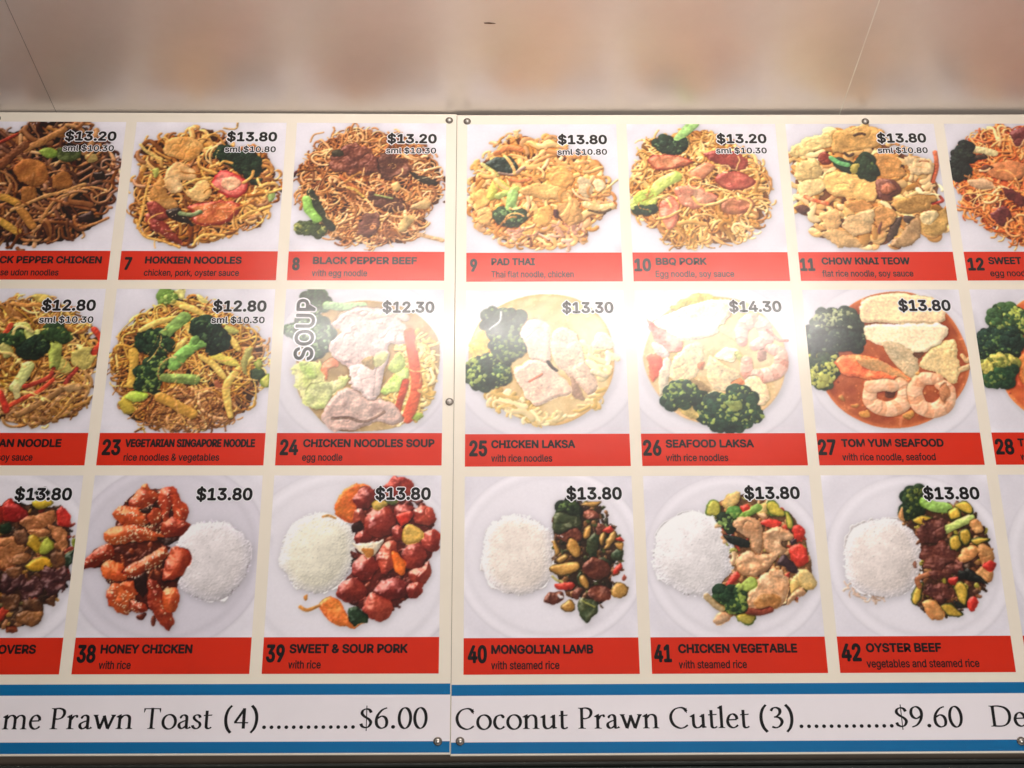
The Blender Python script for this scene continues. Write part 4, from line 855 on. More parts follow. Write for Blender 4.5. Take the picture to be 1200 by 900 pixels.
d.blob([(.898,.529),(.93,.5),(.958,.537),(.927,.566)], (190,186,90), name='zucchini', rim=(120,140,50))
d.blob([(.938,.64),(.988,.596),(1.006,.669),(.975,.698)], (190,186,90), name='zucchini', rim=(120,140,50))
d.blob([(.658,.655),(.696,.648),(.713,.699),(.675,.706)], (150,80,50), name='mushroom')
d.broc([(.293,.093),(.302,.039),(.355,.031),(.386,.078),(.347,.101)], None, dark=(90,120,50), mid=(130,160,70), lite=(170,190,100))
d.blob([(.367,.016),(.42,.008),(.432,.07),(.392,.07)], (226,216,130), name='cabbage')
d.broc([(.158,.359),(.206,.307),(.286,.314),(.342,.344),(.374,.404),(.34,.471),(.26,.456),(.184,.419)], [[(.443,.208),(.376,.276),(.316,.351)],[(.326,.314),(.289,.344),(.265,.374)]], sw=.085, dark=(20,40,28), mid=(44,74,40), lite=(100,130,60), lit=.12, stemcol=(146,184,90))
d.broc([(.493,.238),(.558,.222),(.654,.253),(.707,.343),(.706,.418),(.641,.433),(.569,.358),(.512,.313)], [[(.405,.53),(.47,.448),(.569,.366)],[(.533,.404),(.584,.388),(.639,.403)],[(.517,.374),(.541,.344),(.552,.313)]], sw=.095, dark=(18,34,28), mid=(34,58,40), lite=(70,96,56), lit=.08, stemcol=(130,180,84))
d.broc([(.187,.655),(.193,.582),(.228,.538),(.263,.493),(.328,.478),(.365,.523),(.336,.567),(.314,.611),(.332,.67),(.284,.714),(.212,.707)], [[(.539,.64),(.447,.633),(.341,.626)]], sw=.075, dark=(20,42,28), mid=(50,80,40), lite=(120,146,66), lit=.2, stemcol=(150,176,86))
d.blob([(.126,.765),(.167,.721),(.253,.728),(.25,.772),(.161,.794)], (166,186,70), (130,156,50), name='broccoli')
d.strands([(.049,.582),(.281,.253),(.819,.328),(.922,.698),(.603,.958),(.179,.844)], 70, .011, [(222,170,90),(190,130,66)], length=.26, over=True, z=.02)
C, L = d.finish(contrast=1.05)
o = put_dish(left, -2, 1, 23, 'vegetarian Singapore rice noodles', C, L, d.names, [('23', 6.0, 33.8), ('VEGETARIAN SINGAPORE NOODLE', 39.8, 235.4), ('rice noodles & vegetables', 39.8, 183.1), ('$12.80', 154.1, 238.1, -40.6), ('sml $10.30', 153.3, 236.7, -61.0)])
d = Dish(24)   # chicken noodle soup in a white bowl
d.plate((.501,.506), (.56,.58), rim=.8, name='bowl')
d.soup([(.094,.551),(.109,.327),(.274,.144),(.5,.082),(.771,.143),(.935,.295),(.977,.446),(.954,.668),(.878,.842),(.724,.957),(.531,.986),(.336,.972),(.2,.843),(.116,.727)], (190,160,110), (150,120,80))
d.strands([(.762,.341),(.923,.386),(.952,.55),(.903,.755),(.801,.9),(.671,.9),(.715,.58)], 120, .017, [(226,190,116),(206,164,88),(238,210,146)], length=.16, curl=2.0, dome=.03, z=.03)
d.strands([(.471,.402),(.605,.446),(.612,.668),(.451,.58)], 50, .017, [(226,196,120),(190,150,84)], length=.12, curl=2, dome=.02)
d.blob([(.068,.551),(.184,.507),(.265,.551),(.27,.654),(.413,.61),(.402,.683),(.288,.756),(.252,.828),(.173,.814),(.102,.698)], (226,222,160), (190,200,110), name='cabbage', bump=.01, rough=.006)
d.blob([(.106,.522),(.184,.507),(.229,.61),(.164,.625)], (170,196,96), (200,210,130), name='cabbage', bump=.008)
d.blob([(.192,.669),(.31,.669),(.303,.814),(.2,.829),(.157,.756)], (214,216,150), (180,190,110), name='cabbage', bump=.008)
d.blob([(.246,.551),(.316,.492),(.35,.536),(.293,.58),(.276,.639)], (214,120,80), (230,150,110), name='carrot')
d.broc([(.112,.129),(.134,.037),(.2,.006),(.256,.052),(.252,.114),(.195,.175),(.265,.251),(.296,.342),(.248,.462),(.169,.462),(.11,.357),(.043,.342),(.026,.282),(.104,.236)], None, dark=(34,52,34), mid=(70,100,62), lite=(130,156,110), lit=.2)
d.tube([(.259,.114),(.367,.129),(.488,.121)], .055, (180,214,160), name='broccoli')
d.blob([(.305,.251),(.435,.144),(.623,.143),(.733,.22),(.788,.311),(.763,.386),(.657,.401),(.66,.521),(.585,.639),(.602,.756),(.55,.785),(.483,.727),(.428,.668),(.425,.58),(.315,.477),(.285,.402),(.361,.312)], (226,200,192), (206,172,164), name='chicken', bump=.012, rough=.006, h=.05)
d.tube([(.639,.461),(.609,.58),(.588,.727)], .055, (226,200,192), name='chicken')
d.tube([(.544,.19),(.651,.174),(.759,.204)], .05, (236,206,190), name='chicken')
d.blob([(.424,.551),(.502,.536),(.57,.595),(.563,.77),(.495,.712),(.441,.668)], (230,206,198), (212,184,176), name='chicken', bump=.008)
d.blob([(.502,.521),(.553,.476),(.594,.506),(.556,.565)], (190,150,90), name='noodles')
d.blob([(.614,.727),(.676,.624),(.767,.55),(.788,.609),(.744,.697),(.666,.734)], (160,186,84), (190,206,120), name='cabbage', bump=.006)
d.blob([(.661,.55),(.725,.446),(.766,.521),(.715,.595)], (196,210,120), (150,170,70), name='cabbage', bump=.008)
d.blob([(.579,.461),(.658,.446),(.634,.521),(.582,.55)], (226,220,150), name='cabbage')
d.tube([(.782,.311),(.819,.52),(.836,.697),(.788,.9)], .068, (222,98,58), (198,70,40), name='carrot')
d.tube([(.769,.653),(.745,.756),(.722,.857)], .045, (206,74,48), name='carrot')
d.blob([(.814,.9),(.852,.857),(.885,.885),(.84,.914)], (170,190,80), name='cabbage')
d.blob([(.267,.872),(.327,.756),(.429,.69),(.537,.77),(.668,.785),(.762,.886),(.711,.943),(.594,.929),(.492,.972),(.363,.986),(.283,.943)], (206,178,166), (176,144,132), name='chicken', bump=.012, rough=.005, h=.06)
d.tube([(.333,.9),(.437,.9),(.529,.922),(.644,.857)], .02, (150,116,100), name='chicken', lift=-.004, hk=.2)
d.strands([(.79,.401),(.923,.401),(.928,.726),(.839,.871)], 30, .016, [(238,212,150),(214,176,100)], length=.12, curl=2.4, over=True, z=.015)
C, L = d.finish(contrast=0.98, aok=0.8, nk=0.36)
o = put_dish(left, -1, 1, 24, 'chicken noodle soup in a white bowl', C, L, d.names, [('24', 5.7, 33.6), ('CHICKEN NOODLES SOUP', 40.3, 239.0), ('egg noodle', 39.9, 100.7), ('$12.30', 153.3, 235.3, -41.9), None])
ul = -W; vt = -(HP+HC+GV)
text('soup_sign_outline', 'SOUP', ul+.048, ul+.048+.108, vt-.1255, .030, 2, M_WHITE, o, grow=.0010, over=.0024, vertical=True)
text('soup_sign', 'SOUP', ul+.048, ul+.048+.108, vt-.1255, .030, 3, M_BLACK, o, grow=.0010, vertical=True)
d = Dish(25)   # chicken laksa in pale broth
d.plate((.498,.5), (.58,.55), rim=.8, name='bowl')
d.soup([(.02,.438),(.1,.212),(.289,.075),(.507,.029),(.722,.076),(.879,.246),(.924,.472),(.891,.664),(.78,.824),(.621,.924),(.491,.94),(.335,.894),(.179,.792),(.061,.631)], (218,192,142), (208,172,116), rim=(208,160,96))
d.strands([(.113,.705),(.336,.778),(.491,.895),(.728,.838),(.864,.694),(.675,.867),(.465,.923),(.257,.836)], 50, .022, [(230,200,140),(214,176,104),(236,212,160)], length=.3, curl=.5, dome=.006, z=.006, ang=15, spread=.4)
d.strands([(.687,.396),(.872,.442),(.893,.606),(.787,.605)], 18, .03, [(236,214,160),(226,196,130)], length=.14, curl=1.4, dome=.01, z=.01)
d.blob([(.793,.412),(.809,.321),(.877,.307),(.927,.397),(.873,.427)], (240,226,190), name='tofu')
d.blob([(.02,.438),(.047,.348),(.114,.288),(.167,.394),(.14,.469),(.06,.483)], (236,200,120), (222,170,70), name='tofu', bump=.01)
d.broc([(.114,.242),(.141,.151),(.222,.136),(.329,.167),(.355,.274),(.287,.349),(.194,.349),(.14,.303)], None, dark=(30,44,36), mid=(56,72,52), lite=(104,122,76), lit=.2)
d.broc([(.167,.394),(.207,.334),(.301,.319),(.394,.35),(.38,.44),(.299,.484),(.246,.521),(.193,.469)], None, dark=(26,42,34), mid=(50,74,46), lite=(116,136,70), lit=.2)
d.broc([(.001,.601),(.014,.52),(.087,.468),(.167,.461),(.206,.521),(.272,.544),(.265,.617),(.206,.676),(.113,.683),(.034,.66)], None, dark=(26,44,32), mid=(50,80,44), lite=(150,166,80), lit=.25)
d.blob([(.341,.289),(.409,.213),(.516,.244),(.528,.32),(.518,.5),(.419,.5),(.38,.395)], (236,206,184), (222,184,160), name='chicken', bump=.006)
d.blob([(.535,.335),(.61,.26),(.689,.321),(.738,.486),(.788,.59),(.818,.679),(.757,.737),(.655,.619),(.551,.515)], (236,206,180), (218,178,150), name='chicken', bump=.008, h=.045, fibre=70)
d.blob([(.655,.604),(.73,.751),(.716,.78),(.665,.736)], (206,160,130), name='chicken')
d.blob([(.298,.588),(.392,.5),(.498,.507),(.576,.589),(.659,.693),(.639,.736),(.533,.765),(.427,.815),(.363,.72)], (236,204,182), (220,180,156), name='chicken', bump=.006, h=.05)
d.tube([(.397,.644),(.43,.621),(.473,.592)], .016, (226,130,100), name='carrot', lift=.001, hk=.3)
d.tube([(.511,.508),(.537,.545),(.563,.567)], .02, (60,40,30), name='chicken', lift=-.01, hk=.2)
d.tube([(.788,.576),(.827,.591),(.867,.605)], .035, (240,216,170), name='onion')
d.tube([(.224,.154),(.208,.228),(.151,.279)], .011, (250,250,250), (250,250,250), name='printed_arc', hk=.05, lift=.0, gloss=0)
C, L = d.finish(contrast=0.97, aok=0.75, nk=0.36)
o = put_dish(right, 0, 1, 25, 'chicken laksa in pale broth', C, L, d.names, [('25', 6.4, 33.8), ('CHICKEN LAKSA', 39.6, 167.2), ('with rice noodles', 39.6, 131.8), ('$13.30', 152.0, 233.2, -41.1), None])
d = Dish(26)   # seafood laksa with prawns and broccoli
d.plate((.479,.505), (.58,.56), rim=.8, name='bowl')
d.soup([(.043,.443),(.133,.232),(.316,.079),(.522,.049),(.734,.112),(.894,.312),(.926,.492),(.875,.699),(.758,.844),(.568,.943),(.373,.928),(.233,.87),(.121,.739),(.056,.592)], (222,196,152), (212,178,124), rim=(216,176,124))
d.blob([(.233,.125),(.387,.033),(.508,.049),(.573,.096),(.423,.111),(.272,.156)], (214,196,110), name='cabbage')
d.blob([(.105,.247),(.272,.141),(.521,.065),(.626,.112),(.563,.234),(.477,.325),(.3,.369),(.196,.308)], (240,226,196), (230,212,178), name='fish', bump=.004, h=.05)
d.blob([(.074,.201),(.119,.247),(.287,.369),(.216,.444),(.114,.353)], (226,96,84), (236,150,130), name='crab_stick', bump=.003)
d.blob([(.113,.368),(.203,.444),(.174,.489),(.097,.413)], (240,214,200), name='crab_stick')
d.blob([(.068,.466),(.148,.474),(.151,.548),(.1,.644),(.075,.607)], (222,84,60), (230,110,80), name='crab_stick', bump=.003)
d.blob([(.128,.607),(.16,.503),(.213,.504),(.176,.695),(.128,.739)], (240,222,190), name='squid')
d.blob([(.195,.593),(.256,.444),(.353,.385),(.419,.4),(.396,.549),(.325,.637),(.244,.652)], (240,218,180), (222,190,140), name='fish', bump=.007, fibre=80)
d.blob([(.434,.579),(.454,.475),(.543,.535),(.632,.595),(.6,.668),(.518,.712),(.442,.667)], (240,216,176), (224,190,140), name='fish', bump=.007, fibre=20)
d.blob([(.487,.475),(.565,.416),(.636,.438),(.613,.491),(.532,.505)], (242,224,190), (226,196,150), name='fish', bump=.005)
d.blob([(.386,.505),(.418,.52),(.408,.564),(.37,.549)], (222,130,90), name='carrot')
d.blob([(.567,.668),(.63,.624),(.647,.654),(.599,.683)], (226,130,80), name='carrot')
d.tube([(.628,.461),(.652,.506),(.655,.55)], .04, (206,206,120), name='onion')
d.tube([(.547,.28),(.599,.31),(.637,.341)], .06, (214,226,160), name='cabbage')
d.blob([(.339,.623),(.44,.697),(.372,.726),(.322,.681)], (206,166,110), name='fish')
d.tube([(.661,.371),(.668,.28),(.74,.219),(.803,.266),(.81,.357),(.739,.401)], .1, (238,196,180), (226,160,140), name='prawn', taper=.3, stripe=5, scol=(222,150,130))
d.tube([(.828,.296),(.89,.357),(.943,.365)], .02, (230,130,110), name='prawn')
d.blob([(.749,.446),(.818,.417),(.799,.492),(.757,.514)], (180,130,110), name='broth')
d.tube([(.678,.506),(.685,.595),(.776,.61),(.873,.566),(.895,.462),(.832,.417)], .1, (236,190,168), (220,150,124), name='prawn', taper=.3, stripe=6, scol=(214,140,116))
d.blob([(.648,.639),(.723,.61),(.797,.684),(.797,.771),(.734,.815),(.687,.742)], (240,214,176), (224,184,136), name='squid', bump=.005, fibre=50)
d.blob([(.249,.812),(.368,.798),(.388,.9),(.259,.87)], (222,190,110), name='noodles')
d.broc([(.161,.739),(.204,.666),(.298,.645),(.373,.711),(.412,.726),(.369,.784),(.289,.805),(.183,.812)], None, dark=(20,44,32), mid=(44,78,44), lite=(140,160,70), lit=.22)
d.broc([(.368,.798),(.451,.733),(.555,.741),(.571,.705),(.651,.698),(.712,.756),(.707,.829),(.756,.873),(.699,.93),(.592,.972),(.487,.972),(.399,.928),(.37,.871)], None, dark=(18,42,32), mid=(40,76,44), lite=(150,166,74), lit=.2)
d.blob([(.539,.785),(.619,.771),(.628,.829),(.562,.843)], (170,170,80), (110,130,60), name='broccoli', bump=.01)
C, L = d.finish(contrast=0.97, aok=0.75, nk=0.36)
o = put_dish(right, 1, 1, 26, 'seafood laksa with prawns and broccoli', C, L, d.names, [('26', 2.1, 30.2), ('SEAFOOD LAKSA', 36.7, 171.0), ('with rice noodles', 36.2, 130.3), ('$14.30', 148.9, 232.0, -40.0), None])
d = Dish(27)   # tom yum soup with two prawns
d.plate((.527,.51), (.56,.55), rim=.8, name='bowl')
d.soup([(.061,.508),(.166,.252),(.345,.084),(.543,.02),(.731,.039),(.904,.179),(.986,.377),(.995,.557),(.926,.719),(.789,.864),(.621,.949),(.449,.967),(.309,.933),(.162,.832),(.072,.671)], (150,62,30), (176,84,40), rim=(206,110,56), bits=60, bitcols=((216,150,90),(190,100,50),(120,40,24)))
d.blob([(.371,.1),(.486,.038),(.731,.039),(.873,.102),(.869,.24),(.706,.247),(.491,.238),(.358,.223)], (240,206,160), (234,196,148), name='tofu', bump=.0015, h=.03, mott=.15)
d.blob([(.361,.261),(.517,.246),(.867,.255),(.86,.362),(.735,.451),(.603,.436),(.473,.405),(.37,.359)], (244,216,176), (238,206,164), name='tofu', bump=.0015, h=.03, mott=.15)
d.blob([(.476,.375),(.568,.39),(.655,.451),(.682,.556),(.633,.629),(.561,.57),(.504,.48)], (238,212,168), (220,184,134), name='squid', bump=.006, fibre=40)
d.blob([(.655,.451),(.721,.451),(.689,.496),(.663,.488)], (110,64,40), name='broth', h=.004, lift=0)
d.blob([(.684,.541),(.763,.436),(.908,.354),(.937,.392),(.925,.482),(.941,.557),(.894,.66),(.843,.645),(.771,.586)], (238,206,146), (222,184,120), name='squid', bump=.005, fibre=120)
d.tube([(.959,.475),(.981,.512),(1.003,.497)], .03, (226,176,116), name='squid')
d.tube([(.933,.572),(.975,.557),(.996,.55)], .035, (226,186,130), name='squid')
d.broc([(.065,.252),(.094,.16),(.204,.145),(.322,.176),(.34,.268),(.265,.344),(.145,.328)], None, dark=(34,46,36), mid=(62,76,54), lite=(150,156,110), lit=.25)
d.broc([(-.01,.388),(.027,.297),(.15,.275),(.284,.283),(.36,.329),(.324,.419),(.215,.434),(.104,.478),(.012,.463)], None, dark=(26,36,32), mid=(46,60,46), lite=(90,104,74), lit=.1)
d.broc([(-.011,.493),(.08,.448),(.171,.479),(.16,.583),(.112,.671),(.045,.685),(-.003,.626)], None, dark=(30,44,30), mid=(70,92,46), lite=(180,180,84), lit=.4)
d.blob([(.161,.508),(.239,.464),(.372,.472),(.486,.525),(.584,.6),(.637,.651),(.575,.673),(.444,.658),(.315,.628),(.199,.598)], (206,76,40), (226,120,66), name='crab_stick', bump=.004, h=.05, gloss=.2)
d.blob([(.316,.494),(.461,.51),(.545,.585),(.606,.637),(.516,.614),(.388,.569),(.324,.539)], (232,180,116), (222,150,90), name='crab_stick', lift=.004, h=.012)
d.blob([(.459,.702),(.507,.688),(.506,.753),(.459,.76)], (112,52,30), name='broth', h=.004, lift=0)
d.tube([(.368,.687),(.357,.789),(.45,.84),(.546,.805),(.576,.717),(.55,.658)], .105, (240,190,150), (226,156,110), name='prawn', taper=.25, stripe=6, scol=(222,150,106))
d.tube([(.368,.687),(.443,.673),(.495,.68)], .085, (240,190,150), (226,156,110), name='prawn')
d.tube([(.785,.637),(.692,.637),(.633,.717),(.656,.82),(.738,.849),(.817,.799),(.841,.711),(.8,.674)], .105, (240,190,150), (226,156,110), name='prawn', taper=.25, stripe=6, scol=(222,150,106))
d.blob([(.783,.704),(.841,.66),(.845,.733),(.798,.791)], (210,130,80), name='prawn')
d.blob([(.277,.861),(.331,.847),(.34,.89),(.287,.89)], (216,146,66), name='broth', h=.012)
d.blob([(.551,.877),(.606,.856),(.608,.892),(.561,.906)], (216,146,66), name='broth', h=.012)
d.blob([(.163,.759),(.197,.745),(.199,.788)], (216,146,66), name='broth', h=.012)
d.blob([(.23,.81),(.283,.803),(.267,.832)], (216,146,66), name='broth', h=.012)
d.blob([(.65,.6),(.685,.585),(.675,.615)], (216,146,66), name='broth', h=.012)
C, L = d.finish(contrast=0.99, aok=0.85, nk=0.36)
o = put_dish(right, 2, 1, 27, 'tom yum soup with two prawns', C, L, d.names, [('27', 0.4, 27.9), ('TOM YUM SEAFOOD', 36.3, 192.3), ('with rice noodle, seafood', 35.7, 177.1), ('$13.80', 150.5, 233.4, -38.8), None])
d = Dish(28)   # orange tom yum soup with broccoli
d.plate((.645,.516), (.56,.55), rim=.8, name='bowl')
d.soup([(.111,.513),(.189,.257),(.322,.089),(.564,.024),(.861,.044),(1.027,.184),(1.098,.383),(1.091,.563),(.994,.724),(.849,.869),(.676,.955),(.49,.973),(.338,.939),(.209,.837),(.134,.72)], (206,96,44), (190,70,36), rim=(230,140,70), bits=70, bitcols=((230,160,80),(180,60,40)))
d.blob([(.249,.484),(.334,.454),(.367,.589),(.273,.677),(.229,.618)], (220,130,60), name='chicken')
d.blob([(.448,.41),(.673,.35),(.816,.457),(.686,.59),(.491,.56)], (236,200,150), name='chicken')
d.broc([(.105,.226),(.137,.15),(.22,.134),(.313,.15),(.369,.227),(.33,.303),(.198,.288),(.119,.272)], None, dark=(40,66,40), mid=(70,104,52), lite=(170,180,80), lit=.4)
d.broc([(.001,.363),(.061,.302),(.173,.272),(.263,.303),(.29,.394),(.225,.469),(.136,.528),(.031,.513),(.008,.438)], None, dark=(20,40,34), mid=(40,70,48), lite=(90,120,60), lit=.12)
d.broc([(.007,.543),(.105,.468),(.209,.484),(.212,.558),(.125,.602),(.033,.595)], None, dark=(90,100,44), mid=(150,150,60), lite=(206,190,90), lit=.5)
d.broc([(.015,.631),(.074,.587),(.198,.558),(.185,.647),(.112,.691),(.041,.683)], None, dark=(24,54,34), mid=(46,84,44), lite=(110,130,60), lit=.15)
C, L = d.finish(aok=0.85)
o = put_dish(right, 3, 1, 28, 'orange tom yum soup with broccoli', C, L, d.names, [('28', 2.6, 31.1), ('T', 37.8, 47.6), ('w', 38.7, 45.8), None, None])
d = Dish(37)   # mixed stir fry with red capsicum
d.plate((.495,.543), (.62,.58))
d.blob([(.277,.394),(.445,.181),(.612,.15),(.785,.166),(.952,.258),(.987,.439),(.999,.662),(.888,.779),(.86,.894),(.691,.966),(.497,.951),(.326,.72)], (86,58,40), (60,40,30), name='sauce', h=.02, edge=.05)
d.bits([(.305,.394),(.447,.196),(.786,.181),(.954,.273),(.997,.647),(.867,.837),(.687,.937),(.412,.836)], 260, .018, [(90,56,36),(60,40,28),(130,80,46),(40,30,24),(150,110,50),(120,40,30)])
d.blob([(.534,.212),(.583,.15),(.624,.242),(.573,.288)], (176,40,28), name='capsicum', gloss=.35, bump=.003)
d.blob([(.561,.196),(.676,.212),(.713,.273),(.601,.288)], (160,30,28), name='capsicum', gloss=.35, bump=.003)
d.blob([(.865,.242),(.903,.204),(.971,.303),(.947,.337),(.886,.303)], (196,40,30), name='capsicum', gloss=.35, bump=.003)
d.blob([(.449,.212),(.53,.181),(.559,.288),(.48,.333)], (170,44,30), name='capsicum', gloss=.35, bump=.003)
d.blob([(.713,.166),(.812,.158),(.831,.196),(.748,.215)], (206,170,40), name='zucchini', rim=(120,110,30), rimw=.006, bump=.003, gloss=.2)
d.blob([(.72,.439),(.752,.364),(.802,.424),(.782,.484)], (206,160,40), name='zucchini', rim=(120,110,30), rimw=.006, bump=.003, gloss=.2)
d.blob([(.797,.439),(.825,.379),(.876,.454),(.84,.499),(.796,.492)], (170,176,60), name='zucchini', rim=(120,110,30), rimw=.006, bump=.003, gloss=.2)
d.blob([(.729,.566),(.813,.514),(.885,.529),(.863,.581),(.782,.603)], (206,150,34), name='zucchini', rim=(120,110,30), rimw=.006, bump=.003, gloss=.2)
d.blob([(.782,.371),(.816,.364),(.827,.394),(.792,.402)], (206,190,110), name='zucchini', rim=(120,110,30), rimw=.006, bump=.003, gloss=.2)
d.blob([(.66,.303),(.766,.242),(.851,.242),(.846,.319),(.736,.349)], (176,116,70), (140,80,44), name='chicken', bump=.01, gloss=.2, fibre=30)
d.blob([(.535,.424),(.643,.394),(.709,.469),(.667,.573),(.585,.588)], (176,116,70), (140,80,44), name='chicken', bump=.01, gloss=.2, fibre=30)
d.blob([(.832,.319),(.918,.334),(.952,.439),(.922,.484),(.869,.394)], (176,116,70), (140,80,44), name='chicken', bump=.01, gloss=.2, fibre=30)
d.blob([(.657,.499),(.741,.499),(.733,.544),(.665,.558)], (176,116,70), (140,80,44), name='chicken', bump=.01, gloss=.2, fibre=30)
d.blob([(.414,.364),(.525,.349),(.541,.469),(.445,.484)], (176,116,70), (140,80,44), name='chicken', bump=.01, gloss=.2, fibre=30)
d.blob([(.722,.349),(.835,.349),(.825,.379),(.754,.379)], (176,116,70), (140,80,44), name='chicken', bump=.01, gloss=.2, fibre=30)
d.blob([(.724,.691),(.8,.632),(.875,.677),(.83,.764),(.733,.764)], (78,42,40), (52,28,30), name='beef', bump=.012, gloss=.3, rough=.01)
d.blob([(.822,.588),(.947,.574),(.999,.662),(.912,.75),(.849,.691)], (78,42,40), (52,28,30), name='beef', bump=.012, gloss=.3, rough=.01)
d.blob([(.593,.647),(.699,.603),(.738,.691),(.633,.735)], (78,42,40), (52,28,30), name='beef', bump=.012, gloss=.3, rough=.01)
d.blob([(.474,.691),(.565,.647),(.611,.778),(.504,.807)], (78,42,40), (52,28,30), name='beef', bump=.012, gloss=.3, rough=.01)
d.blob([(.731,.851),(.853,.837),(.867,.894),(.81,.93),(.725,.908)], (130,80,40), (80,50,30), name='mushroom', gloss=.3)
d.tube([(.615,.807),(.696,.793),(.807,.8)], .02, (110,100,60), name='zucchini')
d.tube([(.624,.879),(.634,.851),(.658,.822)], .05, (176,50,30), name='capsicum')
d.blob([(.913,.529),(.978,.484),(.987,.439),(1.006,.544),(.961,.574)], (28,48,30), name='broccoli', gloss=.3)
d.blob([(.549,.318),(.603,.303),(.623,.349),(.57,.371)], (30,50,30), name='broccoli')
d.blob([(.971,.424),(.991,.409),(.992,.484)], (140,150,50), name='zucchini')
d.blob([(.639,.364),(.708,.349),(.732,.424),(.663,.439)], (120,74,44), (70,44,30), name='beef', bump=.01, gloss=.25)
d.blob([(.868,.499),(.936,.484),(.959,.559),(.891,.573)], (120,74,44), (70,44,30), name='beef', bump=.01, gloss=.25)
d.blob([(.749,.779),(.846,.779),(.839,.837),(.757,.837)], (120,74,44), (70,44,30), name='beef', bump=.01, gloss=.25)
d.blob([(.621,.749),(.718,.749),(.713,.822),(.646,.836)], (120,74,44), (70,44,30), name='beef', bump=.01, gloss=.25)
d.blob([(.86,.779),(.924,.735),(.919,.808)], (120,74,44), (70,44,30), name='beef', bump=.01, gloss=.25)
d.blob([(.491,.514),(.585,.588),(.537,.647),(.462,.603)], (120,74,44), (70,44,30), name='beef', bump=.01, gloss=.25)
d.blob([(.627,.588),(.709,.573),(.702,.632),(.648,.64)], (120,74,44), (70,44,30), name='beef', bump=.01, gloss=.25)
d.blob([(.722,.119),(.76,.081),(.787,.073),(.815,.119),(.768,.15)], (18,24,20), name='broccoli')
d.blob([(.671,.923),(.714,.93),(.731,.958),(.677,.965)], (150,70,40), name='chicken')
C, L = d.finish(contrast=1.05)
o = put_dish(left, -3, 2, 37, 'mixed stir fry with red capsicum', C, L, d.names, [None, ('OVERS', 160.0, 213.5), None, ('$13.80', 152.5, 237.0, -39.9), None])
d = Dish(38)   # honey chicken with sesame and rice
d.plate((.479,.5), (.58,.58), rim=.87, col=(220,214,224))
d.rice([(.495,.515),(.565,.349),(.675,.296),(.803,.304),(.923,.395),(.959,.515),(.927,.664),(.823,.766),(.713,.78),(.597,.722),(.519,.633)], col=(222,214,214), h=.12)
d.blob([(.148,.288),(.191,.15),(.297,.057),(.456,.073),(.565,.181),(.589,.289),(.542,.41),(.475,.455),(.503,.604),(.584,.574),(.569,.722),(.533,.953),(.443,.867),(.331,.852),(.219,.837),(.151,.721),(.125,.603),(.01,.574),(.014,.484),(.106,.425),(.14,.349)], (104,40,22), (70,26,18), name='sauce', h=.02, edge=.04)
d.bits([(.164,.304),(.299,.089),(.552,.197),(.541,.395),(.489,.604),(.514,.896),(.245,.823),(.139,.603)], 120, .02, [(96,36,20),(70,26,18),(130,56,28)], gloss=.4)
d.blob([(.284,.073),(.318,.054),(.344,.104),(.304,.135)], (206,92,38), (158,54,22), name='chicken', h=.055, edge=.06, bump=.006, gloss=.42, lift=.014)
d.blob([(.224,.197),(.258,.104),(.342,.089),(.39,.135),(.353,.197),(.27,.227)], (190,74,30), (138,40,18), name='chicken', h=.055, edge=.06, bump=.006, gloss=.42, lift=.014)
d.blob([(.387,.104),(.471,.081),(.52,.151),(.481,.197),(.449,.319),(.414,.243)], (174,60,28), (120,32,16), name='chicken', h=.055, edge=.06, bump=.006, gloss=.42, lift=.014)
d.blob([(.136,.243),(.181,.197),(.297,.212),(.361,.289),(.266,.334),(.162,.288)], (206,92,38), (158,54,22), name='chicken', h=.055, edge=.06, bump=.006, gloss=.42, lift=.014)
d.blob([(.46,.12),(.536,.166),(.584,.227),(.561,.304),(.503,.289),(.481,.197)], (190,74,30), (138,40,18), name='chicken', h=.055, edge=.06, bump=.006, gloss=.42, lift=.014)
d.blob([(.419,.304),(.488,.273),(.59,.304),(.554,.38),(.456,.395)], (174,60,28), (120,32,16), name='chicken', h=.055, edge=.06, bump=.006, gloss=.42, lift=.014)
d.blob([(.095,.394),(.112,.349),(.236,.311),(.337,.334),(.44,.38),(.43,.417),(.288,.417),(.15,.44)], (206,92,38), (158,54,22), name='chicken', h=.055, edge=.06, bump=.006, gloss=.42, lift=.014)
d.blob([(.34,.212),(.397,.212),(.418,.289),(.378,.319),(.331,.273)], (190,74,30), (138,40,18), name='chicken', h=.055, edge=.06, bump=.006, gloss=.42, lift=.014)
d.blob([(.003,.581),(.017,.514),(.094,.447),(.136,.44),(.171,.514),(.092,.559)], (174,60,28), (120,32,16), name='chicken', h=.055, edge=.06, bump=.006, gloss=.42, lift=.014)
d.blob([(.097,.603),(.132,.544),(.218,.559),(.255,.648),(.201,.663),(.129,.648)], (206,92,38), (158,54,22), name='chicken', h=.055, edge=.06, bump=.006, gloss=.42, lift=.014)
d.blob([(.223,.604),(.301,.544),(.381,.5),(.461,.455),(.474,.515),(.389,.589),(.281,.633)], (190,74,30), (138,40,18), name='chicken', h=.055, edge=.06, bump=.006, gloss=.42, lift=.014)
d.blob([(.465,.648),(.491,.47),(.561,.463),(.614,.507),(.587,.604),(.521,.656)], (174,60,28), (120,32,16), name='chicken', h=.055, edge=.06, bump=.006, gloss=.42, lift=.014)
d.blob([(.156,.765),(.174,.677),(.261,.707),(.324,.78),(.276,.859),(.19,.83)], (206,92,38), (158,54,22), name='chicken', h=.055, edge=.06, bump=.006, gloss=.42, lift=.014)
d.blob([(.216,.677),(.298,.663),(.321,.751),(.248,.721)], (190,74,30), (138,40,18), name='chicken', h=.055, edge=.06, bump=.006, gloss=.42, lift=.014)
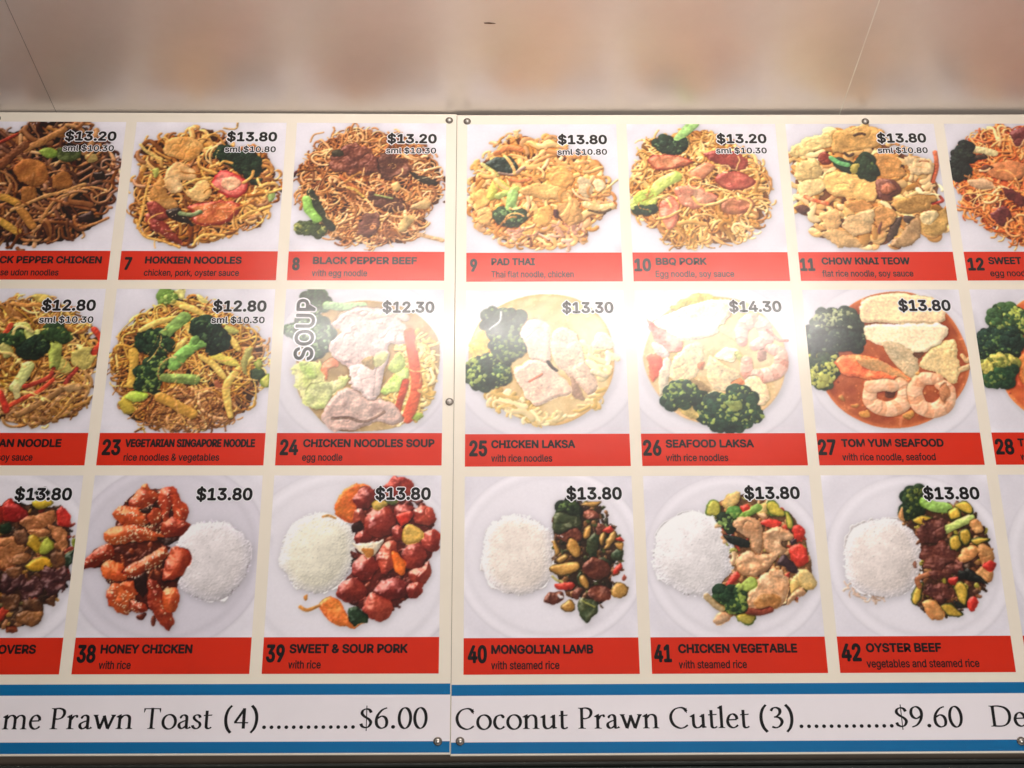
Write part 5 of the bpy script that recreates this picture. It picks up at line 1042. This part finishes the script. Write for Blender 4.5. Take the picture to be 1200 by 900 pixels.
d.blob([(.375,.663),(.409,.648),(.455,.692),(.504,.78),(.543,.91),(.521,.967),(.467,.91),(.394,.794)], (174,60,28), (120,32,16), name='chicken', h=.055, edge=.06, bump=.006, gloss=.42, lift=.014)
d.blob([(.463,.78),(.484,.707),(.553,.707),(.574,.78),(.538,.852),(.482,.838)], (206,92,38), (158,54,22), name='chicken', h=.055, edge=.06, bump=.006, gloss=.42, lift=.014)
d.blob([(.282,.78),(.367,.794),(.399,.838),(.331,.859)], (190,74,30), (138,40,18), name='chicken', h=.055, edge=.06, bump=.006, gloss=.42, lift=.014)
d.blob([(.284,.227),(.338,.197),(.38,.181),(.343,.243)], (44,20,16), name='sauce', gloss=.3, h=.008)
d.blob([(.413,.395),(.528,.41),(.461,.447)], (44,20,16), name='sauce', gloss=.3, h=.008)
d.blob([(.297,.648),(.364,.619),(.363,.751),(.318,.721)], (44,20,16), name='sauce', gloss=.3, h=.008)
d.seeds([(.143,.243),(.301,.104),(.517,.12),(.56,.289),(.442,.395),(.282,.349)], 85, .0055)
d.seeds([(.079,.44),(.32,.304),(.44,.38),(.15,.44)], 75, .0055)
d.seeds([(.006,.544),(.137,.455),(.159,.529)], 14, .005)
d.seeds([(.223,.604),(.463,.47),(.444,.574),(.283,.648)], 60, .0055)
d.seeds([(.145,.662),(.23,.677),(.385,.838),(.232,.837)], 50, .0055)
d.seeds([(.383,.677),(.541,.722),(.528,.896)], 18, .005)
C, L = d.finish(contrast=1.05)
o = put_dish(left, -2, 2, 38, 'honey chicken with sesame and rice', C, L, d.names, [('38', 4.7, 31.2), ('HONEY CHICKEN', 37.3, 167.2), ('with rice', 37.0, 82.2), ('$13.80', 153.5, 236.9, -40.0), None])
d = Dish(39)   # sweet and sour pork with rice
d.plate((.465,.576), (.66,.62), rim=.86)
d.rice([(.067,.501),(.114,.335),(.238,.243),(.367,.259),(.47,.335),(.496,.456),(.48,.576),(.4,.694),(.276,.738),(.162,.693),(.087,.605)], col=(230,224,204), h=.12)
d.blob([(.366,.228),(.404,.104),(.489,.061),(.576,.081),(.565,.182),(.483,.305),(.411,.274)], (226,120,44), (206,90,34), name='sauce', h=.02, gloss=.3)
d.blob([(.3,.796),(.346,.745),(.418,.782),(.506,.898),(.589,.912),(.521,.948),(.41,.926),(.338,.868)], (226,130,50), (206,96,36), name='sauce', h=.012, gloss=.3)
d.tube([(.196,.818),(.239,.839),(.307,.81)], .02, (216,140,60), name='sauce', hk=.3)
d.blob([(.215,.767),(.228,.749),(.239,.774),(.225,.786)], (216,140,60), name='sauce', h=.006)
d.tube([(.303,.263),(.339,.259),(.375,.274)], .016, (206,150,80), name='sauce', hk=.2)
d.blob([(.484,.32),(.52,.12),(.676,.026),(.807,.058),(.853,.213),(.939,.228),(.971,.441),(.931,.606),(.878,.753),(.699,.869),(.588,.869),(.418,.782),(.441,.664),(.494,.59)], (104,34,24), (72,24,20), name='sauce', h=.02)
d.bits([(.498,.32),(.564,.135),(.792,.073),(.94,.244),(.944,.546),(.754,.826),(.473,.767)], 120, .02, [(96,32,24),(70,24,20),(120,50,30)], gloss=.45)
d.blob([(.662,.058),(.733,.003),(.821,.042),(.837,.135),(.737,.151),(.678,.104)], (158,52,36), (112,30,24), name='pork', h=.06, edge=.065, bump=.005, gloss=.55, lift=.014)
d.blob([(.478,.166),(.519,.089),(.591,.089),(.608,.166),(.538,.22)], (142,42,30), (96,24,20), name='pork', h=.06, edge=.065, bump=.005, gloss=.55, lift=.014)
d.blob([(.481,.243),(.537,.213),(.555,.305),(.498,.32)], (168,64,42), (120,36,26), name='pork', h=.06, edge=.065, bump=.005, gloss=.55, lift=.014)
d.blob([(.547,.289),(.595,.22),(.681,.205),(.733,.274),(.714,.366),(.629,.396),(.564,.365)], (158,52,36), (112,30,24), name='pork', h=.06, edge=.065, bump=.005, gloss=.55, lift=.014)
d.blob([(.724,.213),(.795,.182),(.853,.228),(.798,.305),(.74,.289)], (142,42,30), (96,24,20), name='pork', h=.06, edge=.065, bump=.005, gloss=.55, lift=.014)
d.blob([(.832,.228),(.881,.197),(.946,.213),(.969,.29),(.912,.32),(.855,.305)], (168,64,42), (120,36,26), name='pork', h=.06, edge=.065, bump=.005, gloss=.55, lift=.014)
d.blob([(.885,.411),(.941,.335),(.992,.396),(.979,.471),(.915,.479)], (158,52,36), (112,30,24), name='pork', h=.06, edge=.065, bump=.005, gloss=.55, lift=.014)
d.blob([(.494,.396),(.542,.35),(.586,.396),(.531,.426)], (142,42,30), (96,24,20), name='pork', h=.06, edge=.065, bump=.005, gloss=.55, lift=.014)
d.blob([(.634,.546),(.659,.441),(.729,.426),(.747,.546),(.692,.62),(.65,.605)], (168,64,42), (120,36,26), name='pork', h=.06, edge=.065, bump=.005, gloss=.55, lift=.014)
d.blob([(.781,.501),(.815,.434),(.886,.441),(.916,.531),(.86,.591),(.79,.576)], (158,52,36), (112,30,24), name='pork', h=.06, edge=.065, bump=.005, gloss=.55, lift=.014)
d.blob([(.488,.605),(.52,.516),(.604,.501),(.635,.576),(.581,.65),(.51,.65)], (142,42,30), (96,24,20), name='pork', h=.06, edge=.065, bump=.005, gloss=.55, lift=.014)
d.blob([(.819,.606),(.888,.576),(.937,.546),(.939,.621),(.891,.694),(.834,.665)], (168,64,42), (120,36,26), name='pork', h=.06, edge=.065, bump=.005, gloss=.55, lift=.014)
d.blob([(.402,.738),(.441,.664),(.525,.657),(.583,.723),(.529,.782),(.446,.789)], (158,52,36), (112,30,24), name='pork', h=.06, edge=.065, bump=.005, gloss=.55, lift=.014)
d.blob([(.625,.723),(.665,.665),(.763,.65),(.834,.694),(.808,.753),(.711,.789),(.641,.782)], (142,42,30), (96,24,20), name='pork', h=.06, edge=.065, bump=.005, gloss=.55, lift=.014)
d.blob([(.559,.825),(.598,.738),(.668,.753),(.726,.826),(.672,.898),(.588,.883)], (168,64,42), (120,36,26), name='pork', h=.06, edge=.065, bump=.005, gloss=.55, lift=.014)
d.blob([(.806,.694),(.876,.665),(.891,.738),(.836,.768)], (158,52,36), (112,30,24), name='pork', h=.06, edge=.065, bump=.005, gloss=.55, lift=.014)
d.blob([(.713,.335),(.769,.32),(.786,.411),(.729,.411)], (142,42,30), (96,24,20), name='pork', h=.06, edge=.065, bump=.005, gloss=.55, lift=.014)
d.blob([(.739,.259),(.825,.228),(.833,.274),(.769,.32)], (206,50,34), name='capsicum', gloss=.3)
d.blob([(.771,.381),(.798,.32),(.855,.335),(.899,.381),(.857,.434),(.801,.434)], (226,180,84), name='pineapple', gloss=.2)
d.blob([(.587,.19),(.636,.166),(.68,.182),(.652,.213),(.602,.22)], (214,176,80), name='pineapple')
d.blob([(.665,.151),(.737,.159),(.73,.19),(.68,.182)], (110,120,60), name='capsicum')
d.blob([(.481,.426),(.573,.426),(.665,.411),(.632,.501),(.577,.538),(.526,.486)], (240,226,206), (226,200,160), name='onion', sharp=True, h=.02)
d.blob([(.539,.471),(.603,.464),(.618,.501),(.577,.531)], (222,140,60), name='sauce', h=.006)
d.blob([(.709,.479),(.76,.501),(.796,.561),(.791,.62),(.748,.62),(.719,.561)], (236,112,34), (220,90,28), name='carrot', h=.03, gloss=.25)
d.blob([(.475,.825),(.53,.811),(.588,.869),(.589,.912),(.514,.934),(.485,.898)], (44,66,34), (26,44,26), name='capsicum', gloss=.3, sharp=True)
d.blob([(.477,.32),(.526,.289),(.535,.343),(.485,.358)], (50,22,20), name='sauce')
C, L = d.finish(contrast=1.05)
o = put_dish(left, -1, 2, 39, 'sweet and sour pork with rice', C, L, d.names, [('39', 4.5, 31.1), ('SWEET & SOUR PORK', 37.3, 205.6), ('with rice', 36.8, 82.9), ('$13.80', 151.9, 234.6, -39.3), None])
d = Dish(40)   # Mongolian lamb with rice
d.plate((.504,.497), (.56,.55), rim=.88)
d.rice([(.106,.495),(.135,.344),(.235,.253),(.365,.253),(.478,.315),(.513,.392),(.517,.542),(.486,.661),(.387,.734),(.261,.733),(.163,.673),(.113,.584)], col=(228,216,206), h=.1)
d.blob([(.514,.331),(.552,.208),(.64,.163),(.798,.163),(.809,.287),(.893,.333),(.945,.47),(.884,.574),(.848,.78),(.734,.838),(.68,.779),(.584,.72),(.543,.661),(.517,.542)], (62,42,30), (44,34,26), name='sauce', h=.02)
d.bits([(.521,.331),(.581,.209),(.798,.179),(.931,.469),(.849,.751),(.735,.823),(.556,.676)], 220, .016, [(60,40,28),(44,40,26),(96,60,36),(120,80,44),(58,66,34),(72,84,40)], gloss=.35)
d.broc([(.551,.255),(.567,.193),(.64,.163),(.682,.209),(.666,.27),(.579,.285)], None, dark=(24,34,24), mid=(50,66,36), lite=(80,100,50), lit=.15)
d.blob([(.521,.331),(.552,.239),(.666,.255),(.693,.332),(.577,.377)], (36,50,32), (52,56,32), name='eggplant', gloss=.35)
d.blob([(.719,.423),(.763,.363),(.791,.393),(.773,.499),(.73,.513)], (36,50,32), (52,56,32), name='eggplant', gloss=.35)
d.blob([(.859,.484),(.931,.454),(.928,.529),(.871,.529)], (36,50,32), (52,56,32), name='eggplant', gloss=.35)
d.blob([(.651,.823),(.681,.765),(.764,.78),(.776,.838),(.718,.91),(.677,.881)], (36,50,32), (52,56,32), name='eggplant', gloss=.35)
d.blob([(.656,.632),(.685,.603),(.682,.706),(.669,.691)], (36,50,32), (52,56,32), name='eggplant', gloss=.35)
d.blob([(.743,.543),(.801,.514),(.857,.544),(.798,.603)], (36,50,32), (52,56,32), name='eggplant', gloss=.35)
d.blob([(.702,.24),(.739,.217),(.796,.248),(.766,.279),(.716,.271)], (112,56,38), (78,36,28), name='lamb', bump=.009, gloss=.35)
d.blob([(.549,.377),(.664,.332),(.691,.408),(.59,.422)], (112,56,38), (78,36,28), name='lamb', bump=.009, gloss=.35)
d.blob([(.693,.573),(.744,.513),(.828,.544),(.855,.604),(.797,.648),(.72,.632)], (112,56,38), (78,36,28), name='lamb', bump=.009, gloss=.35)
d.blob([(.717,.721),(.781,.692),(.851,.707),(.834,.78),(.764,.78)], (112,56,38), (78,36,28), name='lamb', bump=.009, gloss=.35)
d.blob([(.456,.778),(.499,.72),(.569,.735),(.554,.793),(.491,.8)], (112,56,38), (78,36,28), name='lamb', bump=.009, gloss=.35)
d.blob([(.626,.72),(.682,.706),(.667,.765),(.625,.764)], (112,56,38), (78,36,28), name='lamb', bump=.009, gloss=.35)
d.blob([(.794,.302),(.836,.333),(.806,.378),(.778,.363)], (112,56,38), (78,36,28), name='lamb', bump=.009, gloss=.35)
d.blob([(.597,.452),(.627,.392),(.676,.423),(.681,.498),(.645,.513)], (196,148,76), (160,110,46), name='zucchini', rim=(90,66,26), rimw=.007, bump=.004, gloss=.25, h=.022)
d.blob([(.512,.422),(.534,.414),(.561,.482),(.532,.497)], (196,148,76), (160,110,46), name='zucchini', rim=(90,66,26), rimw=.007, bump=.004, gloss=.25, h=.022)
d.blob([(.502,.572),(.559,.55),(.658,.543),(.671,.588),(.586,.624),(.516,.602)], (196,148,76), (160,110,46), name='zucchini', rim=(90,66,26), rimw=.007, bump=.004, gloss=.25, h=.022)
d.blob([(.538,.527),(.589,.497),(.609,.52),(.559,.55)], (196,148,76), (160,110,46), name='zucchini', rim=(90,66,26), rimw=.007, bump=.004, gloss=.25, h=.022)
d.blob([(.698,.393),(.714,.332),(.75,.324),(.734,.393)], (196,148,76), (160,110,46), name='zucchini', rim=(90,66,26), rimw=.007, bump=.004, gloss=.25, h=.022)
d.blob([(.817,.454),(.849,.371),(.892,.356),(.883,.409),(.838,.461)], (196,148,76), (160,110,46), name='zucchini', rim=(90,66,26), rimw=.007, bump=.004, gloss=.25, h=.022)
d.blob([(.882,.431),(.932,.424),(.931,.469),(.895,.462)], (196,148,76), (160,110,46), name='zucchini', rim=(90,66,26), rimw=.007, bump=.004, gloss=.25, h=.022)
d.blob([(.67,.632),(.699,.625),(.732,.677),(.71,.706),(.676,.676)], (196,148,76), (160,110,46), name='zucchini', rim=(90,66,26), rimw=.007, bump=.004, gloss=.25, h=.022)
d.blob([(.85,.722),(.866,.678),(.923,.671),(.949,.722),(.905,.773),(.856,.758)], (196,148,76), (160,110,46), name='zucchini', rim=(90,66,26), rimw=.007, bump=.004, gloss=.25, h=.022)
d.blob([(.568,.808),(.61,.771),(.644,.808),(.623,.844),(.581,.844)], (196,148,76), (160,110,46), name='zucchini', rim=(90,66,26), rimw=.007, bump=.004, gloss=.25, h=.022)
d.blob([(.689,.186),(.755,.163),(.812,.171),(.754,.202)], (196,148,76), (160,110,46), name='zucchini', rim=(90,66,26), rimw=.007, bump=.004, gloss=.25, h=.022)
d.blob([(.791,.393),(.821,.348),(.826,.393),(.804,.439)], (196,148,76), (160,110,46), name='zucchini', rim=(90,66,26), rimw=.007, bump=.004, gloss=.25, h=.022)
d.blob([(.528,.676),(.627,.661),(.64,.691),(.569,.72)], (190,50,36), name='capsicum', gloss=.25)
d.blob([(.869,.589),(.913,.552),(.926,.589),(.875,.618)], (190,50,36), name='capsicum', gloss=.25)
d.blob([(.814,.34),(.865,.318),(.878,.356),(.835,.363)], (190,50,36), name='capsicum', gloss=.25)
d.blob([(.883,.401),(.92,.386),(.933,.417)], (190,50,36), name='capsicum', gloss=.25)
d.tube([(.687,.779),(.722,.801),(.756,.816)], .012, (160,160,80), name='eggplant')
d.tube([(.515,.631),(.543,.654),(.571,.661)], .016, (190,180,110), name='eggplant')
d.blob([(.917,.634),(.934,.622),(.945,.641),(.926,.653)], (170,80,60), name='sauce', h=.006)
d.blob([(.563,.377),(.577,.384),(.571,.392)], (220,215,215), name='sauce', h=.003)
d.blob([(.74,.655),(.768,.662),(.761,.67)], (220,215,215), name='sauce', h=.003)
d.blob([(.541,.742),(.569,.757),(.554,.767)], (220,215,215), name='sauce', h=.003)
C, L = d.finish(contrast=1.08)
o = put_dish(right, 0, 2, 40, 'Mongolian lamb with rice', C, L, d.names, [('40', 5.9, 33.4), ('MONGOLIAN LAMB', 39.3, 185.1), ('with steamed rice', 39.2, 136.3), ('$13.80', 151.7, 234.7, -37.8), None])
d = Dish(41)   # chicken and vegetables with rice
d.plate((.524,.533), (.53,.53), rim=.86)
d.rice([(.036,.485),(.093,.334),(.228,.243),(.343,.236),(.44,.291),(.491,.382),(.496,.518),(.475,.622),(.368,.74),(.241,.754),(.119,.68),(.045,.59)], col=(230,224,224), h=.12)
d.blob([(.373,.213),(.495,.121),(.67,.106),(.863,.216),(.952,.355),(.984,.625),(.901,.758),(.724,.859),(.554,.887),(.404,.842),(.413,.696),(.491,.593),(.495,.337)], (130,90,56), (90,64,40), name='sauce', h=.02)
d.bits([(.401,.229),(.552,.137),(.833,.231),(.97,.625),(.843,.787),(.583,.872),(.419,.828),(.494,.548)], 260, .018, [(190,140,96),(150,100,60),(206,166,120),(120,84,50),(150,150,70),(176,60,40)], gloss=.2)
d.blob([(.365,.229),(.406,.159),(.455,.183),(.443,.252),(.385,.26)], (200,190,80), name='zucchini', rim=(70,96,30), rimw=.008, h=.02)
d.blob([(.729,.184),(.781,.169),(.833,.231),(.816,.27),(.746,.246)], (206,186,66), name='zucchini', rim=(70,96,30), rimw=.008, h=.02)
d.blob([(.833,.231),(.873,.278),(.874,.339),(.839,.331)], (196,180,70), name='zucchini', rim=(70,96,30), rimw=.008, h=.02)
d.blob([(.5,.872),(.572,.843),(.618,.873),(.58,.923),(.517,.915)], (206,186,80), name='zucchini', rim=(70,96,30), rimw=.008, h=.02)
d.blob([(.477,.168),(.524,.113),(.583,.106),(.563,.183),(.489,.214)], (214,184,120), (190,150,80), name='onion', bump=.004)
d.blob([(.858,.61),(.93,.595),(.981,.655),(.962,.714),(.878,.699)], (214,184,120), (190,150,80), name='onion', bump=.004)
d.blob([(.825,.669),(.871,.625),(.876,.728),(.832,.743)], (214,184,120), (190,150,80), name='onion', bump=.004)
d.blob([(.663,.2),(.722,.184),(.732,.231),(.674,.246)], (214,184,120), (190,150,80), name='onion', bump=.004)
d.broc([(.494,.245),(.546,.214),(.572,.253),(.528,.268)], None, dark=(60,100,44), mid=(96,140,60), lite=(140,170,80))
d.tube([(.578,.268),(.632,.23),(.677,.207)], .05, (130,170,70), name='broccoli')
d.broc([(.44,.291),(.472,.245),(.506,.268),(.509,.337),(.485,.367),(.46,.321)], None, dark=(24,36,28), mid=(40,56,36))
d.blob([(.456,.382),(.506,.375),(.604,.413),(.601,.451),(.529,.451),(.482,.42)], (28,36,32), name='eggplant', gloss=.3)
d.blob([(.576,.199),(.607,.176),(.626,.207),(.588,.23)], (200,58,40), (176,40,30), name='capsicum', gloss=.3, bump=.004)
d.blob([(.684,.3),(.743,.277),(.806,.3),(.781,.338),(.71,.33)], (200,58,40), (176,40,30), name='capsicum', gloss=.3, bump=.004)
d.blob([(.867,.339),(.912,.316),(.945,.355),(.919,.4),(.876,.4)], (200,58,40), (176,40,30), name='capsicum', gloss=.3, bump=.004)
d.blob([(.843,.46),(.902,.43),(.948,.476),(.934,.551),(.875,.58),(.844,.52)], (200,58,40), (176,40,30), name='capsicum', gloss=.3, bump=.004)
d.blob([(.457,.682),(.504,.615),(.539,.623),(.514,.667),(.47,.696)], (200,58,40), (176,40,30), name='capsicum', gloss=.3, bump=.004)
d.blob([(.786,.624),(.83,.61),(.812,.647)], (200,58,40), (176,40,30), name='capsicum', gloss=.3, bump=.004)
d.blob([(.764,.55),(.81,.505),(.873,.595),(.857,.625),(.803,.587)], (52,34,40), name='eggplant', gloss=.3)
d.blob([(.846,.415),(.891,.4),(.858,.445)], (52,34,40), name='eggplant', gloss=.3)
d.blob([(.518,.306),(.571,.268),(.671,.284),(.692,.383),(.668,.504),(.628,.474),(.605,.398),(.536,.352)], (222,176,134), (190,134,90), name='chicken', bump=.01, rough=.006, gloss=.15, h=.04)
d.blob([(.708,.353),(.796,.338),(.87,.385),(.846,.415),(.803,.422),(.827,.475),(.766,.52),(.699,.474),(.69,.399)], (222,176,134), (190,134,90), name='chicken', bump=.01, rough=.006, gloss=.15, h=.04)
d.blob([(.517,.533),(.585,.474),(.668,.504),(.76,.505),(.719,.579),(.629,.638),(.546,.623)], (222,176,134), (190,134,90), name='chicken', bump=.01, rough=.006, gloss=.15, h=.04)
d.blob([(.562,.785),(.611,.697),(.688,.609),(.8,.624),(.805,.728),(.741,.83),(.642,.844),(.587,.829)], (222,176,134), (190,134,90), name='chicken', bump=.01, rough=.006, gloss=.15, h=.04)
d.blob([(.674,.246),(.717,.238),(.744,.269),(.699,.284)], (222,176,134), (190,134,90), name='chicken', bump=.01, rough=.006, gloss=.15, h=.04)
d.blob([(.365,.9),(.404,.842),(.502,.843),(.471,.886),(.399,.922)], (222,176,134), (190,134,90), name='chicken', bump=.01, rough=.006, gloss=.15, h=.04)
d.blob([(.786,.786),(.863,.713),(.918,.729),(.858,.772),(.799,.801)], (222,176,134), (190,134,90), name='chicken', bump=.01, rough=.006, gloss=.15, h=.04)
d.blob([(.718,.594),(.774,.594),(.785,.639),(.728,.639)], (222,176,134), (190,134,90), name='chicken', bump=.01, rough=.006, gloss=.15, h=.04)
d.blob([(.499,.473),(.527,.488),(.507,.563),(.48,.548)], (222,176,134), (190,134,90), name='chicken', bump=.01, rough=.006, gloss=.15, h=.04)
d.blob([(.604,.785),(.678,.742),(.761,.757),(.727,.83),(.642,.844)], (196,130,66), name='chicken', bump=.006, gloss=.2)
d.tube([(.572,.843),(.641,.851),(.698,.837)], .04, (140,60,40), name='chicken')
d.broc([(.394,.784),(.427,.711),(.484,.696),(.55,.756),(.567,.814),(.501,.857),(.432,.835)], [[(.605,.675),(.553,.712),(.5,.763)],[(.533,.697),(.51,.726),(.486,.77)]], sw=.07, dark=(24,46,30), mid=(60,90,44), lite=(140,160,70), lit=.25, stemcol=(176,196,90))
d.tube([(.339,.754),(.379,.798),(.419,.828)], .04, (200,170,120), name='onion')
C, L = d.finish(contrast=1.04)
o = put_dish(right, 1, 2, 41, 'chicken and vegetables with rice', C, L, d.names, [('41', 4.0, 29.5), ('CHICKEN VEGETABLE', 38.8, 209.1), ('with steamed rice', 38.6, 135.5), ('$13.80', 150.3, 233.5, -38.0), None])
d = Dish(42)   # oyster beef with rice
d.plate((.532,.54), (.54,.53), rim=.86)
d.rice([(.094,.507),(.153,.356),(.274,.296),(.405,.281),(.486,.327),(.533,.419),(.546,.54),(.521,.629),(.438,.732),(.307,.768),(.171,.73),(.095,.641)], col=(226,214,208), h=.1)
d.strands([(.091,.686),(.252,.76),(.363,.776),(.167,.767)], 16, .01, [(180,150,130),(206,180,160)], length=.06, dome=0, z=.004, name='rice')
d.blob([(.438,.25),(.506,.158),(.62,.174),(.866,.176),(.909,.284),(.964,.406),(.985,.557),(.91,.691),(.805,.837),(.717,.865),(.559,.893),(.456,.82),(.516,.674),(.533,.419)], (90,56,34), (60,36,26), name='sauce', h=.02)
d.bits([(.467,.251),(.618,.19),(.887,.238),(.957,.557),(.777,.837),(.575,.879),(.487,.791),(.543,.449)], 240, .017, [(112,66,40),(84,48,34),(150,104,60),(60,40,28),(150,140,50)], gloss=.25)
d.broc([(.472,.266),(.496,.127),(.545,.077),(.602,.088),(.604,.19),(.551,.266),(.505,.289)], None, dark=(24,40,28), mid=(50,70,38), lite=(110,120,50), lit=.2)
d.tube([(.606,.174),(.66,.205),(.731,.214)], .07, (150,190,90), name='broccoli')
d.tube([(.713,.352),(.79,.314),(.867,.276)], .05, (190,206,110), name='broccoli')
d.blob([(.52,.289),(.581,.259),(.643,.282),(.617,.321),(.545,.32)], (214,176,66), (190,146,44), name='zucchini', rim=(40,54,26), rimw=.009, h=.02, gloss=.2)
d.blob([(.735,.237),(.79,.206),(.811,.268),(.75,.291)], (214,176,66), (190,146,44), name='zucchini', rim=(40,54,26), rimw=.009, h=.02, gloss=.2)
d.blob([(.778,.191),(.853,.168),(.891,.207),(.87,.253),(.801,.229)], (214,176,66), (190,146,44), name='zucchini', rim=(40,54,26), rimw=.009, h=.02, gloss=.2)
d.blob([(.721,.405),(.781,.383),(.793,.451),(.745,.488),(.721,.458)], (214,176,66), (190,146,44), name='zucchini', rim=(40,54,26), rimw=.009, h=.02, gloss=.2)
d.blob([(.791,.36),(.843,.348),(.857,.406),(.815,.451),(.79,.421)], (214,176,66), (190,146,44), name='zucchini', rim=(40,54,26), rimw=.009, h=.02, gloss=.2)
d.blob([(.847,.421),(.908,.398),(.964,.406),(.886,.451)], (214,176,66), (190,146,44), name='zucchini', rim=(40,54,26), rimw=.009, h=.02, gloss=.2)
d.blob([(.71,.704),(.757,.668),(.793,.719),(.766,.815),(.726,.792)], (214,176,66), (190,146,44), name='zucchini', rim=(40,54,26), rimw=.009, h=.02, gloss=.2)
d.blob([(.617,.821),(.682,.807),(.743,.88),(.659,.879)], (214,176,66), (190,146,44), name='zucchini', rim=(40,54,26), rimw=.009, h=.02, gloss=.2)
d.blob([(.454,.776),(.5,.688),(.535,.688),(.51,.777),(.477,.82)], (214,176,66), (190,146,44), name='zucchini', rim=(40,54,26), rimw=.009, h=.02, gloss=.2)
d.blob([(.764,.511),(.829,.451),(.884,.466),(.862,.527),(.786,.556)], (190,140,84), (160,100,54), name='onion', gloss=.2, bump=.005)
d.blob([(.886,.451),(.956,.467),(.971,.557),(.898,.572)], (190,140,84), (160,100,54), name='onion', gloss=.2, bump=.005)
d.blob([(.835,.616),(.896,.587),(.951,.602),(.926,.676),(.857,.661)], (190,140,84), (160,100,54), name='onion', gloss=.2, bump=.005)
d.blob([(.516,.791),(.598,.806),(.631,.879),(.571,.908),(.535,.864)], (190,140,84), (160,100,54), name='onion', gloss=.2, bump=.005)
d.blob([(.85,.299),(.909,.284),(.928,.36),(.882,.375)], (190,140,84), (160,100,54), name='onion', gloss=.2, bump=.005)
d.blob([(.435,.274),(.472,.204),(.468,.297)], (190,140,84), (160,100,54), name='onion', gloss=.2, bump=.005)
d.blob([(.531,.373),(.589,.313),(.707,.29),(.712,.359),(.647,.42),(.547,.419)], (112,58,46), (78,38,34), name='beef', bump=.012, rough=.012, gloss=.2)
d.blob([(.541,.464),(.618,.42),(.717,.435),(.75,.511),(.697,.585),(.596,.6),(.545,.555)], (112,58,46), (78,38,34), name='beef', bump=.012, rough=.012, gloss=.2)
d.blob([(.551,.614),(.669,.585),(.772,.556),(.75,.616),(.631,.659)], (112,58,46), (78,38,34), name='beef', bump=.012, rough=.012, gloss=.2)
d.blob([(.537,.733),(.613,.689),(.696,.704),(.672,.777),(.586,.792)], (112,58,46), (78,38,34), name='beef', bump=.012, rough=.012, gloss=.2)
d.blob([(.731,.541),(.817,.541),(.78,.601),(.738,.601)], (112,58,46), (78,38,34), name='beef', bump=.012, rough=.012, gloss=.2)
d.blob([(.762,.63),(.811,.586),(.849,.616),(.924,.691),(.855,.676),(.786,.66)], (28,32,30), name='eggplant', gloss=.3)
d.blob([(.698,.792),(.751,.822),(.721,.836)], (28,32,30), name='eggplant', gloss=.3)
d.blob([(.752,.601),(.807,.616),(.786,.66),(.746,.645)], (28,32,30), name='eggplant', gloss=.3)
d.blob([(.905,.572),(.946,.535),(.985,.557),(.951,.602),(.908,.602)], (200,50,36), (170,34,30), name='capsicum', gloss=.3)
d.blob([(.776,.793),(.816,.756),(.839,.793),(.803,.851),(.777,.837)], (200,50,36), (170,34,30), name='capsicum', gloss=.3)
d.blob([(.688,.652),(.746,.645),(.726,.69),(.691,.689)], (200,50,36), (170,34,30), name='capsicum', gloss=.3)
d.tube([(.512,.703),(.504,.659),(.564,.629)], .03, (160,96,60), name='beef')
d.blob([(.488,.554),(.51,.547),(.513,.584),(.49,.592)], (140,90,70), name='sauce', h=.006)
C, L = d.finish(contrast=1.05)
o = put_dish(right, 2, 2, 42, 'oyster beef with rice', C, L, d.names, [('42', 4.1, 32.7), ('OYSTER BEEF', 40.0, 148.3), ('vegetables and steamed rice', 38.6, 199.6), ('$13.80', 151.2, 235.3, -39.6), None])
d = Dish(43)   # plate rim beyond the oyster beef
d.plate((.531,.546), (.54,.53), rim=.86)
d.rice([(.108,.513),(.174,.362),(.299,.302),(.417,.287),(.51,.334),(.552,.425),(.545,.546),(.515,.635),(.427,.738),(.294,.774),(.173,.737),(.102,.648)], h=.1)
d.blob([(.582,.334),(.705,.289),(.775,.381),(.675,.456)], (190,130,80), name='chicken', bump=.01)
d.blob([(.57,.486),(.73,.472),(.736,.592),(.591,.606)], (190,130,80), name='chicken', bump=.01)
d.blob([(.515,.635),(.66,.621),(.676,.769),(.543,.798)], (190,130,80), name='chicken', bump=.01)
C, L = d.finish()
o = put_dish(right, 3, 2, 43, 'plate rim beyond the oyster beef', C, L, d.names, None)
